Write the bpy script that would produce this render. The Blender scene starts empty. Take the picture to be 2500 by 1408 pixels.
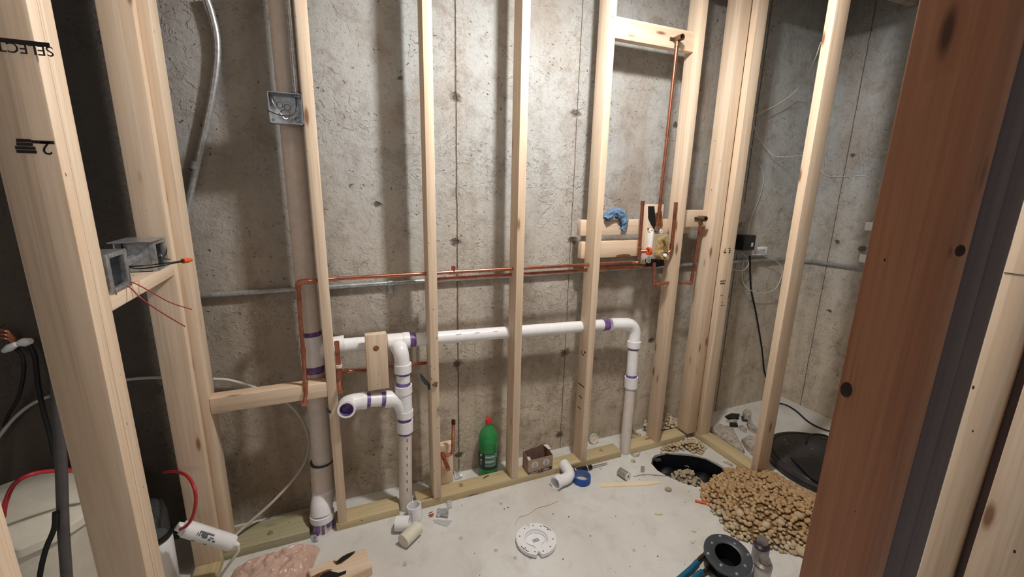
import bpy, bmesh, math, random
from mathutils import Vector, Matrix, noise
random.seed(7)
S = bpy.context.scene
COL = S.collection
R_ = math.radians
# ------------------------------------------------------------------ camera
CAM = Vector((0.0, -1.8128, 1.5293)); FPX = 1047.8
YAW, PIT, ROL = .398, .2287, .0208
_fw = Vector((math.sin(YAW)*math.cos(PIT), math.cos(YAW)*math.cos(PIT), -math.sin(PIT)))
_r = Vector((math.cos(YAW), -math.sin(YAW), 0)); _u = _r.cross(_fw)
RT = math.cos(ROL)*_r + math.sin(ROL)*_u; UP = -math.sin(ROL)*_r + math.cos(ROL)*_u
cam = bpy.data.cameras.new('camera'); cam.sensor_width = 36; cam.lens = FPX/2500*36; cam.clip_start = .02
co = bpy.data.objects.new('camera', cam); COL.objects.link(co)
co.matrix_world = Matrix(((RT.x, UP.x, -_fw.x, CAM.x), (RT.y, UP.y, -_fw.y, CAM.y), (RT.z, UP.z, -_fw.z, CAM.z), (0, 0, 0, 1)))
S.camera = co
# ------------------------------------------------------------------ world, lamps, exposure
W = bpy.data.worlds.new('world'); S.world = W; W.use_nodes = True
W.node_tree.nodes['Background'].inputs[0].default_value = (.74, .82, 1.0, 1)
W.node_tree.nodes['Background'].inputs[1].default_value = .09
def lamp(name, kind, loc, energy, color, **kw):
    d = bpy.data.lights.new(name, kind); d.energy = energy; d.color = color
    for k, v in kw.items(): setattr(d, k, v)
    o = bpy.data.objects.new(name, d); COL.objects.link(o); o.location = loc
    return o
lamp('ceiling_bulb', 'POINT', (.93, -.70, 2.61), 42, (1.0, .985, .975), shadow_soft_size=.06)
lamp('rear_fill', 'POINT', (-1.6, -4.6, 2.4), 19, (.90, .93, 1.0), shadow_soft_size=.4)  # added fill light behind the camera, no known lamp there
S.view_settings.view_transform = 'Standard'; S.view_settings.look = 'None'
S.view_settings.gamma = 1; S.view_settings.use_curve_mapping = False
S.view_settings.exposure = 1.28
# ------------------------------------------------------------------ pixel -> point on a real plane
def ray(px, py): return _fw + RT*((px-1250)/FPX) - UP*((py-704)/FPX)
def PY(px, py, y=0.0): v = ray(px, py); return CAM + v*((y-CAM.y)/v.y)
def PX(px, py, x): v = ray(px, py); return CAM + v*((x-CAM.x)/v.x)
def PZ(px, py, z=0.0): v = ray(px, py); return CAM + v*((z-CAM.z)/v.z)
# ------------------------------------------------------------------ materials
def lin(c):
    f = lambda u: u/12.92 if u <= .04045 else ((u+.055)/1.055)**2.4
    return (f(c[0]/255), f(c[1]/255), f(c[2]/255), 1)
class NT:
    def __init__(s, name):
        s.m = bpy.data.materials.new(name); s.m.use_nodes = True; s.t = s.m.node_tree
        s.b = s.t.nodes['Principled BSDF']
    def n(s, typ, ins=None, **props):
        nd = s.t.nodes.new('ShaderNode'+typ)
        for k, v in props.items(): setattr(nd, k, v)
        for k, v in (ins or {}).items(): s.set(nd.inputs[k], v)
        return nd
    def set(s, sock, v):
        if hasattr(v, 'outputs'): v = v.outputs[0]
        if isinstance(v, bpy.types.NodeSocket): s.t.links.new(v, sock)
        else: sock.default_value = v
    def math(s, op, a, b=0.0, clamp=False):
        nd = s.n('Math', operation=op); nd.use_clamp = clamp; s.set(nd.inputs[0], a); s.set(nd.inputs[1], b); return nd.outputs[0]
    def mix(s, f, a, b, mode='MIX'):
        nd = s.n('Mix', data_type='RGBA', blend_type=mode); s.set(nd.inputs[0], f); s.set(nd.inputs[6], a); s.set(nd.inputs[7], b); return nd.outputs[2]
    def ramp(s, f, *stops):
        nd = s.n('ValToRGB'); e = nd.color_ramp.elements
        while len(e) < len(stops): e.new(.5)
        for q, (p, c) in zip(e, stops):
            q.position = p; q.color = c if len(c) == 4 else (*c, 1)
        s.set(nd.inputs[0], f); return nd.outputs[0]
    def rng(s, f, a, b, c=0.0, d=1.0):
        nd = s.n('MapRange'); s.set(nd.inputs[0], f)
        for i, v in enumerate((a, b, c, d)): nd.inputs[i+1].default_value = v
        return nd.outputs[0]
    def noise(s, vec, scale, detail=4, rough=.55, dist=0.0):
        return s.n('TexNoise', {'Vector': vec, 'Scale': scale, 'Detail': detail, 'Roughness': rough, 'Distortion': dist}).outputs[0]
    def vor(s, vec, scale, feat='F1'):
        return s.n('TexVoronoi', {'Vector': vec, 'Scale': scale}, feature=feat)
    def bump(s, h, strength=.3, dist=.01):
        nd = s.n('Bump', {'Height': h, 'Strength': strength, 'Distance': dist}); s.set(s.b.inputs['Normal'], nd)
    def out(s, color, rough=.6, metal=0.0, **kw):
        s.set(s.b.inputs['Base Color'], color); s.set(s.b.inputs['Roughness'], rough); s.b.inputs['Metallic'].default_value = metal
        for k, v in kw.items(): s.b.inputs[k.replace('_', ' ')].default_value = v
        return s.m
def plain(name, rgb, rough=.5, metal=0.0, var=.12, scale=30, bump=0.0, **kw):
    t = NT(name); co_ = t.n('TexCoord').outputs['Object']
    nz = t.noise(co_, scale, 3)
    c = t.mix(t.rng(nz, .3, .7, 0, 1), lin(rgb), lin([v*(1-var) for v in rgb]))
    if bump: t.bump(nz, bump, .004)
    return t.out(c, rough, metal, **kw)
def wood(name, light, dark, axis='Z', knot=(120, 70, 38), streak=1.0, greyness=None):
    t = NT(name); co_ = t.n('TexCoord').outputs['Object']; rnd = t.n('ObjectInfo').outputs['Random']
    off = t.n('CombineXYZ', {0: t.math('MULTIPLY', rnd, 37.0), 1: t.math('MULTIPLY', rnd, 71.0), 2: t.math('MULTIPLY', rnd, 53.0)})
    ad = t.n('VectorMath', {0: co_, 1: off}, operation='ADD')
    def sc(al, ac):
        v = {'X': (al, ac, ac), 'Y': (ac, al, ac), 'Z': (ac, ac, al)}[axis]
        return t.n('VectorMath', {0: ad, 1: v}, operation='MULTIPLY')
    n1 = t.noise(sc(.9, 26), 1, 4, .6, 1.2); n2 = t.noise(sc(2.5, 130), 1, 3, .6); n3 = t.noise(sc(1.4, 5), 1, 2)
    c = t.mix(t.rng(n1, .35, .72, 0, .85*streak), lin(light), lin(dark))
    c = t.mix(t.rng(n2, .5, .85, 0, .5*streak), c, lin([v*.78 for v in dark]))
    c = t.mix(t.rng(n3, .45, .75, 0, .3), c, lin([light[0]*.98, light[1]*.93, light[2]*.85]))
    v = t.vor(sc(5.0, 20), 1); d = t.math('ADD', v.outputs['Distance'], t.math('MULTIPLY', n2, .08))
    keep = t.math('GREATER_THAN', t.n('SeparateColor', {0: v.outputs['Color']}).outputs[0], .76)
    kn = t.math('MULTIPLY', t.rng(d, .13, .24, 1, 0), keep)
    ring = t.math('MULTIPLY', t.rng(d, .25, .55, .35, 0), keep)
    c = t.mix(ring, c, lin(dark)); c = t.mix(t.math('MULTIPLY', kn, .85), c, lin(knot))
    dots = t.vor(sc(30, 60), 1)
    kd = t.math('MULTIPLY', t.math('LESS_THAN', dots.outputs['Distance'], .12), t.math('GREATER_THAN', t.n('SeparateColor', {0: dots.outputs['Color']}).outputs[1], .95))
    c = t.mix(kd, c, lin((70, 42, 26)))
    hsv = t.n('HueSaturation', {'Color': c, 'Value': t.rng(rnd, 0, 1, .94, 1.05)})
    t.bump(t.math('ADD', n1, t.math('MULTIPLY', n2, .5)), .12, .003)
    return t.out(hsv.outputs[0], .62)
PINE = (232, 213, 190); PIND = (211, 182, 152)
M = {}
for ax in 'XYZ':
    M['pine'+ax] = wood('pine_'+ax, PINE, PIND, ax)
    M['treat'+ax] = wood('treated_pine_'+ax, (206, 190, 152), (184, 164, 122), ax, streak=.9)
M['greenX'] = wood('treated_greenish_X', (190, 186, 156), (160, 154, 120), 'X', streak=1.3)
M['shadeZ'] = wood('shade_grey_Z', (112, 100, 104), (88, 78, 84), 'Z')  # wood with the shade of the foreground studs put into its colour
M['redZ'] = wood('reddish_pine_Z', (186, 134, 104), (150, 96, 70), 'Z', knot=(60, 36, 26))
M['pvc'] = plain('white_pvc', (246, 246, 248), .28, var=.03)
M['pvcold'] = plain('greyish_pvc', (226, 216, 208), .4, var=.06)
M['pvcgrey'] = plain('cut_pvc_inside', (176, 176, 172), .5, var=.1)
M['cream'] = plain('cream_plastic', (228, 222, 206), .4, var=.05)
M['purple'] = plain('purple_primer', (146, 108, 182), .35, var=.45, scale=60)
M['primer'] = plain('purple_primer_inside', (150, 128, 196), .4, var=.5, scale=20)
def copper():
    t = NT('copper'); co_ = t.n('TexCoord').outputs['Object']
    n = t.noise(co_, 22, 4, .6)
    c = t.mix(t.rng(n, .35, .7), lin((214, 146, 120)), lin((160, 98, 78)))
    return t.out(c, t.rng(n, .3, .7, .22, .42), .92)
M['copper'] = copper()
M['solder'] = plain('solder_joint', (206, 176, 160), .35, .9, var=.25, scale=80)
M['darkcopper'] = plain('blackened_copper', (92, 62, 46), .5, .7, var=.5, scale=60)
M['brass'] = plain('brass', (236, 206, 146), .25, .55, var=.3, scale=60)
M['oldbrass'] = plain('dull_brass', (150, 124, 92), .4, .85, var=.35, scale=60)
M['steel'] = plain('galvanized_steel', (204, 208, 212), .34, .72, var=.22, scale=70)
M['darksteel'] = plain('grey_steel', (140, 142, 142), .42, .85, var=.2, scale=50)
M['chrome'] = plain('chrome', (220, 222, 224), .15, 1.0, var=.05)
M['black'] = plain('black_plastic', (22, 22, 24), .35, var=.3)
M['rubber'] = plain('black_rubber', (18, 17, 17), .55, var=.3)
M['dgrey'] = plain('dark_grey_plastic', (62, 66, 72), .4, var=.12)
M['greypipe'] = plain('grey_hose', (92, 88, 88), .45, var=.15)
M['red'] = plain('red_tube', (196, 48, 56), .35, var=.15)
M['redwire'] = plain('red_wire', (170, 62, 66), .5, var=.1)
M['whitewire'] = plain('white_wire', (224, 218, 208), .5, var=.06)
M['stick'] = plain('pale_stick', (244, 228, 194), .7, var=.05, scale=8)
M['white'] = plain('white_plastic', (244, 245, 248), .35, var=.03)
M['orange'] = plain('orange_plastic', (226, 92, 40), .45, var=.1)
M['orangepaint'] = plain('orange_paint', (232, 86, 36), .5, var=.1)
M['blue'] = plain('blue_tape', (32, 88, 176), .55, var=.15)
M['blueedge'] = plain('blue_tape_edge', (112, 130, 176), .6, var=.2, scale=200)
M['teal'] = plain('teal_grip', (18, 104, 136), .5, var=.15)
M['plierssteel'] = plain('dark_pliers_steel', (96, 88, 80), .4, .7, var=.3)
M['redcap'] = plain('red_cap', (226, 40, 44), .35, var=.1)
M['card'] = plain('tan_cardboard', (176, 152, 132), .7, var=.1, scale=12)
M['cardin'] = plain('brown_cardboard_inside', (140, 110, 92), .8, var=.15)
M['label'] = plain('paper_label', (214, 212, 206), .6, var=.06)
M['ink'] = plain('stamp_ink', (48, 36, 32), .8, var=.3, scale=150)
M['greyink'] = plain('grey_print', (120, 120, 124), .7, var=.3, scale=200)
M['char'] = plain('charred_wood', (18, 15, 14), .75, var=.5, scale=90, bump=.4)
M['knotdark'] = plain('dark_knot', (56, 34, 26), .6, var=.4, scale=80)
M['scorch'] = plain('scorched_wood', (150, 96, 48), .7, var=.4, scale=60)
M['foil'] = plain('shiny_scrap', (240, 241, 244), .25, .0, var=.25, scale=60)
M['chip'] = plain('wood_chip', (234, 214, 178), .7, var=.15)
M['rock'] = plain('broken_concrete', (204, 194, 178), .9, var=.35, scale=40, bump=.6)
M['crumb'] = plain('dark_crumbs', (72, 62, 52), .8, var=.3)
M['greytape'] = plain('grey_tape', (150, 150, 144), .5, var=.1)
M['spool'] = plain('solder_wire', (206, 200, 190), .3, .55, var=.25, scale=120)
M['ragblue'] = plain('blue_terry_cloth', (122, 156, 190), .95, var=.28, scale=140, bump=.9)
M['steelgrey'] = plain('grey_paint', (152, 148, 146), .5, var=.1)
M['paper'] = plain('folded_paper', (176, 170, 164), .8, var=.06)
M['dark'] = plain('joist_wood', (192, 178, 158), .85, var=.3, scale=6)
M['mud'] = plain('packed_gravel_dirt', (150, 116, 76), .95, var=.4, scale=50, bump=.6)
M['greymud'] = plain('grey_gravel_dust', (150, 138, 120), .95, var=.3, scale=50, bump=.5)
def clearish(name, rgb, alpha, rough=.12, trans=0.0):
    t = NT(name); return t.out(lin(rgb), rough, 0, Transmission_Weight=trans, Alpha=alpha, IOR=1.45)
M['greenpet'] = clearish('green_bottle_plastic', (58, 168, 94), .72, .06, .2)
M['greenlabel'] = plain('dark_green_label', (14, 58, 40), .45, var=.15)
M['palelabel'] = plain('pale_green_print', (122, 156, 148), .5, var=.2, scale=150)
M['jar'] = clearish('cloudy_can_plastic', (196, 190, 190), .92, .2, .1)
M['lid'] = plain('grey_can_lid', (150, 142, 138), .35, .5, var=.1)
M['primerlid'] = plain('purple_stained_shoulder', (62, 44, 66), .3, var=.3)
M['film'] = clearish('clear_film', (236, 236, 240), .6, .2)
M['tube'] = clearish('milky_tubing', (206, 202, 194), .9, .3)
M['clearhousing'] = clearish('smoky_clear_housing', (70, 72, 72), .75, .1)
M['guard'] = clearish('clear_guard', (226, 216, 192), .32, .12)
def bagmat():
    t = NT('brown_plastic_bag'); co_ = t.n('TexCoord').outputs['Object']
    n = t.noise(co_, 14, 4, .6, .8)
    c = t.mix(t.rng(n, .3, .7), lin((238, 206, 190)), lin((214, 176, 158)))
    t.bump(n, .5, .02)
    return t.out(c, .25, 0, Alpha=.82)
M['bag'] = bagmat()
def stonemat(name, cols, dirty=.35):
    t = NT(name); rnd = t.n('ObjectInfo').outputs['Random']; co_ = t.n('TexCoord').outputs['Object']
    c = t.ramp(rnd, *[(i/(len(cols)-1), lin(k)) for i, k in enumerate(cols)])
    isl = t.n('NewGeometry').outputs['Random Per Island']
    c2 = t.ramp(isl, *[(i/(len(cols)-1), lin(k)) for i, k in enumerate(cols)])
    c = t.mix(.5, c, c2)
    n = t.noise(co_, 70, 4)
    c = t.mix(t.rng(n, .4, .8, 0, dirty), c, lin((120, 84, 50)))
    t.bump(n, .2, .003)
    return t.out(c, .75)
M['stone'] = stonemat('river_stone', [(198, 166, 118), (176, 140, 96), (190, 162, 124), (156, 122, 82), (212, 192, 156), (170, 134, 102), (200, 174, 132)])
M['greystone'] = stonemat('dusty_stone', [(186, 174, 150), (170, 156, 132), (200, 186, 158), (160, 146, 124)], .15)
M['palestone'] = stonemat('pale_stone', [(208, 190, 158), (190, 170, 136), (222, 210, 184), (178, 152, 116)], .2)
def concrete_wall(name, holes, seams, ax='X'):
    t = NT(name); co_ = t.n('TexCoord').outputs['Object']
    sp = t.n('SeparateXYZ', {0: co_}); u = sp.outputs[0] if ax == 'X' else sp.outputs[1]; z = sp.outputs[2]
    st = t.n('VectorMath', {0: co_, 1: (1.0, 1.0, .45)}, operation='MULTIPLY')
    big = t.noise(st, 2.3, 5, .6, .4); mid = t.noise(co_, 11, 6, .65, .3); fine = t.noise(co_, 95, 4, .7)
    # browner, rougher towards the foot; colour paler there to make up for weak light
    low = t.rng(t.math('ADD', z, t.math('MULTIPLY', big, .9)), .7, 2.1, 1, 0)
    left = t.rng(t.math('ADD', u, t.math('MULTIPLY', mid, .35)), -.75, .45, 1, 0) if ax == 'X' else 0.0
    c = t.mix(low, lin((178, 180, 178)), lin((214, 200, 180)))
    c = t.mix(t.rng(big, .48, .68, 0, .75), c, lin((152, 137, 119)))
    c = t.mix(t.rng(mid, .5, .74, 0, .6), c, lin((124, 110, 94)))
    c = t.mix(t.rng(mid, .2, .42, .35, 0), c, lin((200, 197, 189)))
    c = t.mix(t.rng(fine, .56, .8, 0, .45), c, lin((120, 102, 84)))
    stv = t.n('VectorMath', {0: co_, 1: (9.0, 9.0, .7)}, operation='MULTIPLY'); strk = t.noise(stv, 1, 4, .6, .3)
    c = t.mix(t.rng(strk, .52, .78, 0, .45), c, lin((132, 114, 96)))
    grit = t.noise(co_, 42, 5, .75, .6)
    c = t.mix(t.rng(grit, .56, .72, 0, .55), c, lin((108, 92, 76)))
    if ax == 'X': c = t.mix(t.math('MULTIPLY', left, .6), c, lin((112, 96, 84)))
    if ax == 'X': c = t.mix(t.rng(t.math('ADD', u, t.math('MULTIPLY', mid, .1)), -.62, -.5, .8, 0), c, lin((62, 55, 50)))  # colour darkened behind the left studs to stand in for shade
    h = t.math('ADD', t.math('MULTIPLY', mid, .5), t.math('ADD', t.math('MULTIPLY', fine, .3), t.math('MULTIPLY', grit, .32)))
    # bug holes and round bubble rims left by the forms
    warp = t.n('VectorMath', {0: co_, 1: t.n('VectorMath', {0: t.n('TexNoise', {'Vector': co_, 'Scale': 38}).outputs[1], 1: (.05, .05, .05)}, operation='MULTIPLY')}, operation='ADD')
    v1 = t.vor(warp, 26); k1 = t.n('SeparateColor', {0: v1.outputs['Color']}).outputs[0]
    pit = t.math('MULTIPLY', t.rng(v1.outputs['Distance'], .07, .16, 1, 0), t.math('GREATER_THAN', k1, .78))
    v2 = t.vor(warp, 62); k2 = t.n('SeparateColor', {0: v2.outputs['Color']}).outputs[1]
    pit2 = t.math('MULTIPLY', t.rng(v2.outputs['Distance'], .12, .3, 1, 0), t.math('GREATER_THAN', k2, .82))
    cn = t.noise(co_, 21, 3, .55, .8); msk = t.noise(co_, 3.2, 3); brk = t.rng(t.noise(co_, 33, 2), .46, .56, 0, 1)
    ring = t.math('SUBTRACT', 1.0, t.math('ABSOLUTE', t.math('MULTIPLY', t.math('SUBTRACT', cn, .5), 42.0)), True)
    ring = t.math('MULTIPLY', ring, t.rng(t.math('SUBTRACT', msk, t.math('MULTIPLY', z, .035)), .46, .56, 0, 1)); ring = t.math('MULTIPLY', ring, brk)
    plate = t.math('MULTIPLY', t.rng(cn, .49, .52, 0, 1), t.rng(msk, .46, .58, 0, 1))
    clus = t.rng(t.noise(co_, 5, 2), .42, .6, .25, 1)
    pit = t.math('MULTIPLY', pit, clus); pit2 = t.math('MULTIPLY', pit2, clus)
    pits = t.math('MAXIMUM', pit, pit2)
    dark = t.math('MAXIMUM', t.math('MULTIPLY', pits, .75), t.math('MULTIPLY', ring, .22))
    h = t.math('SUBTRACT', h, t.math('ADD', t.math('MULTIPLY', pits, .5), t.math('MULTIPLY', ring, .18)))
    h = t.math('ADD', h, t.math('MULTIPLY', plate, .3))
    rust = None
    for (a, wd) in seams:
        sm = t.math('ABSOLUTE', t.math('SUBTRACT', t.math('ADD', u, t.math('MULTIPLY', t.math('SUBTRACT', mid, .5), .012)), a))
        ln = t.rng(sm, wd*.4, wd, 1, 0)
        dark = t.math('MAXIMUM', dark, t.math('MULTIPLY', ln, .7)); h = t.math('SUBTRACT', h, t.math('MULTIPLY', ln, .8))
        c = t.mix(t.math('MULTIPLY', t.rng(sm, .01, .10, .5, 0), t.rng(fine, .4, .6)), c, lin((150, 132, 112)))
    for (a, b, r) in holes:
        du = t.math('SUBTRACT', u, a); dz = t.math('SUBTRACT', z, b)
        d = t.math('SQRT', t.math('ADD', t.math('MULTIPLY', du, du), t.math('MULTIPLY', t.math('MULTIPLY', dz, dz), 1.8)))
        d = t.math('ADD', d, t.math('MULTIPLY', t.math('SUBTRACT', t.noise(co_, 45, 3), .5), .045))
        k = t.rng(d, r*.35, r, 1, 0)
        dark = t.math('MAXIMUM', dark, t.math('MULTIPLY', k, .85)); h = t.math('SUBTRACT', h, t.math('MULTIPLY', k, 1.2))
    c = t.mix(dark, c, lin((66, 54, 44)))
    t.bump(h, .75, .012)
    return t.out(c, .88)
# ------------------------------------------------------------------ mesh helpers
def obj(name, bm, mat, parent=None, loc=None, smooth=True):
    """links bm (built in world coordinates) as one mesh; its origin is loc (or its parent's)"""
    if loc is None:
        if parent is not None: loc = parent['_w'] if '_w' in parent else (0, 0, 0)
        else:
            xs = [v.co for v in bm.verts]
            loc = (sum(v.x for v in xs)/len(xs), sum(v.y for v in xs)/len(xs), min(v.z for v in xs))
    loc = Vector(loc)
    bmesh.ops.translate(bm, verts=bm.verts, vec=-loc)
    bmesh.ops.recalc_face_normals(bm, faces=bm.faces)
    if smooth:
        for f in bm.faces: f.smooth = True
        for e in bm.edges:
            if len(e.link_faces) == 2 and e.calc_face_angle(0) > R_(38): e.smooth = False
    me = bpy.data.meshes.new(name); bm.to_mesh(me); bm.free()
    for mm in (mat if isinstance(mat, (list, tuple)) else [mat]): me.materials.append(mm)
    o = bpy.data.objects.new(name, me); COL.objects.link(o)
    if parent is not None:
        o.parent = parent; pl = Vector(parent['_w']); o.location = loc-pl
    else: o.location = loc
    o['_w'] = tuple(loc)
    return o
def tag(o, label=None, cat=None, group=None, kind=None):
    for k, v in (('label', label), ('category', cat), ('group', group), ('kind', kind)):
        if v: o[k] = v
    return o
def thing(name, label, cat, loc, group=None):
    o = bpy.data.objects.new(name, None); COL.objects.link(o); o.location = loc; o['_w'] = tuple(loc)
    o.empty_display_size = .05
    return tag(o, label, cat, group)
def B(): return bmesh.new()
def add_box(bm, lo, hi, bev=0.0, mtx=None, seg=2):
    lo, hi = Vector(lo), Vector(hi); c = (lo+hi)/2; d = hi-lo
    r = bmesh.ops.create_cube(bm, size=1, matrix=Matrix.Translation(c) @ Matrix.Diagonal((d.x, d.y, d.z, 1)))
    vs = r['verts']
    if bev:
        es = list({e for v in vs for e in v.link_edges})
        rb = bmesh.ops.bevel(bm, geom=es, offset=bev, segments=seg, affect='EDGES', profile=.5)
        vs = rb['verts'] or vs
        vs = list({v for f in rb['faces'] for v in f.verts} | {v for v in vs if v.is_valid})
    if mtx is not None: bmesh.ops.transform(bm, matrix=mtx, verts=[v for v in vs if v.is_valid])
    return bm
def fillet(pts, rad, k=7):
    pts = [Vector(p) for p in pts]
    if rad <= 0 or len(pts) < 3: return pts
    o = [pts[0]]
    for i in range(1, len(pts)-1):
        p = pts[i]; a = pts[i-1]-p; b = pts[i+1]-p
        t = min(rad, a.length*.49, b.length*.49); a = p+a.normalized()*t; b = p+b.normalized()*t
        for j in range(k+1):
            s = j/k; o.append(a*(1-s)**2 + p*2*s*(1-s) + b*s*s)
    o.append(pts[-1]); return o
def catmull(pts, k=6):
    pts = [Vector(p) for p in pts]; q = [pts[0]*2-pts[1]]+pts+[pts[-1]*2-pts[-2]]; o = []
    for i in range(1, len(q)-2):
        for j in range(k):
            s = j/k; a, b, c, d = q[i-1:i+3]
            o.append(.5*((2*b)+(c-a)*s+(2*a-5*b+4*c-d)*s*s+(3*b-a-3*c+d)*s**3))
    o.append(pts[-1]); return o
def add_tube(bm, pts, r, n=16, cap=True, inner=None, radii=None):
    pts = [Vector(p) for p in pts]; rings = []
    t0 = (pts[1]-pts[0]).normalized()
    x = t0.orthogonal().normalized()
    def sweep(rad):
        nonlocal x
        xx = x.copy(); out = []; pt = t0
        for i, p in enumerate(pts):
            if i == 0: t = t0
            elif i == len(pts)-1: t = (pts[-1]-pts[-2]).normalized()
            else: t = ((pts[i+1]-p).normalized()+(p-pts[i-1]).normalized()).normalized()
            ax = pt.cross(t)
            if ax.length > 1e-6: xx = Matrix.Rotation(pt.angle(t), 3, ax) @ xx
            pt = t; yy = t.cross(xx)
            rr = rad*(radii[i] if radii else 1)
            out.append([bm.verts.new(p+rr*(math.cos(2*math.pi*j/n)*xx+math.sin(2*math.pi*j/n)*yy)) for j in range(n)])
        for a, b in zip(out, out[1:]):
            for j in range(n): bm.faces.new((a[j], a[(j+1) % n], b[(j+1) % n], b[j]))
        return out
    o = sweep(r)
    if inner:
        i_ = sweep(inner)
        for e in (0, -1):
            for j in range(n): bm.faces.new((o[e][j], o[e][(j+1) % n], i_[e][(j+1) % n], i_[e][j]))
    elif cap:
        bm.faces.new(list(reversed(o[0]))); bm.faces.new(o[-1])
    return bm
def add_lathe(bm, prof, c, axis=(0, 0, 1), n=28, close=True):
    ax = Vector(axis).normalized(); x = ax.orthogonal().normalized(); y = ax.cross(x); c = Vector(c); rs = []
    for (r, h) in prof:
        if r < 1e-5: rs.append([bm.verts.new(c+ax*h)])
        else: rs.append([bm.verts.new(c+ax*h+r*(math.cos(2*math.pi*j/n)*x+math.sin(2*math.pi*j/n)*y)) for j in range(n)])
    for a, b in zip(rs, rs[1:]):
        if len(a) == 1 and len(b) == 1: continue
        for j in range(n):
            k = (j+1) % n
            if len(a) == 1: bm.faces.new((a[0], b[k], b[j]))
            elif len(b) == 1: bm.faces.new((a[j], a[k], b[0]))
            else: bm.faces.new((a[j], a[k], b[k], b[j]))
    return bm
def add_prism(bm, poly, vec):
    vec = Vector(vec); a = [bm.verts.new(Vector(p)) for p in poly]; b = [bm.verts.new(Vector(p)+vec) for p in poly]
    bm.faces.new(a); bm.faces.new(list(reversed(b))); n = len(a)
    for i in range(n): bm.faces.new((a[i], b[i], b[(i+1) % n], a[(i+1) % n]))
    return bm
def add_text(s, size, origin, right, up, thick=.0006):
    cu = bpy.data.curves.new('t', 'FONT'); cu.body = s; cu.size = size; cu.extrude = thick; cu.align_x = 'CENTER'; cu.align_y = 'CENTER'
    ob = bpy.data.objects.new('t', cu); me = bpy.data.meshes.new_from_object(ob)
    bm = B(); bm.from_mesh(me); bpy.data.objects.remove(ob); bpy.data.curves.remove(cu); bpy.data.meshes.remove(me)
    r = Vector(right).normalized(); u = Vector(up).normalized(); f = r.cross(u); o = Vector(origin)
    for v in bm.verts: v.co = o+r*v.co.x+u*v.co.y+f*v.co.z
    return bm
def struct(name, bm, mat, loc=(0, 0, 0), smooth=False):
    o = obj(name, bm, mat, loc=loc, smooth=smooth); o['kind'] = 'structure'; return o
def lumber(name, label, lo, hi, mat, cat, group=None, bev=.003):
    return tag(obj(name, add_box(B(), lo, hi, bev), mat), label, cat, group)
# ------------------------------------------------------------------ the setting
XW = 3.135; YW = .206; ZC = 2.578
holes = [PY(a, b, YW) for a, b in ((1112, 238), (1112, 592), (1116, 887), (1120, 1112), (1405, 278), (1397, 588), (1380, 860), (1365, 1062), (1650, 306), (1590, 830), (975, 190), (920, 500))]
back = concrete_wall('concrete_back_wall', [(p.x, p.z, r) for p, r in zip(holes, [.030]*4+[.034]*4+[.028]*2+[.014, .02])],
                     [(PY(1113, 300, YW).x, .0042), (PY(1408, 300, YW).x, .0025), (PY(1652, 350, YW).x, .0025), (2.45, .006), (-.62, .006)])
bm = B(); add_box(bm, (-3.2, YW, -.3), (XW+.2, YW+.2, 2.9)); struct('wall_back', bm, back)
sidew = concrete_wall('concrete_side_wall', [(.02, 1.78, .02), (.01, 1.22, .022), (-.02, .75, .015)], [(.05, .003), (-.95, .004)], 'Y')
bm = B(); add_box(bm, (XW, -7, -.3), (XW+.2, YW, 2.9)); struct('wall_right', bm, sidew)
bm = B(); add_box(bm, (-3.4, -7, -.3), (-3.2, YW, 2.9)); struct('wall_left', bm, sidew)
bm = B(); add_box(bm, (-3.4, -7.2, -.3), (XW+.2, -7, 2.9)); struct('wall_rear', bm, sidew)
bm = B(); add_box(bm, (-3.4, -7.2, 2.83), (XW+.2, YW+.2, 2.9)); struct('ceiling', bm, M['dark'])
for i, y in enumerate([-.59, -.18, -1.03, -1.48, -1.89, -2.3]):
    bm = B(); add_box(bm, (-3.2, y, ZC), (XW, y+.038, 2.83)); struct('trim_%d' % (i+1), bm, M['dark'])
# concrete floor with a broken-out pit
pit_px = [(1590, 1131), (1592, 1118), (1600, 1110), (1625, 1105), (1660, 1106), (1695, 1110), (1725, 1118), (1752, 1130), (1767, 1140), (1770, 1150), (1752, 1158), (1742, 1170), (1712, 1176), (1690, 1180), (1655, 1170), (1625, 1160), (1605, 1148)]
pit = [PZ(a, b, 0) for a, b in pit_px]
pit[11:15] = [Vector((p.x, p.y-.03, 0)) for p in pit[11:15]]
bm = B(); out = [bm.verts.new(p) for p in ((-3.2, -7, 0), (XW, -7, 0), (XW, YW, 0), (-3.2, YW, 0))]
inn = [bm.verts.new(p) for p in pit]
es = [bm.edges.new((out[i], out[(i+1) % 4])) for i in range(4)]+[bm.edges.new((inn[i], inn[(i+1) % len(inn)])) for i in range(len(inn))]
bmesh.ops.triangle_fill(bm, edges=es, use_beauty=True)
low = [bm.verts.new(p-Vector((0, 0, .1))) for p in pit]
for i in range(len(inn)):
    j = (i+1) % len(inn); bm.faces.new((inn[i], inn[j], low[j], low[i]))
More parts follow.
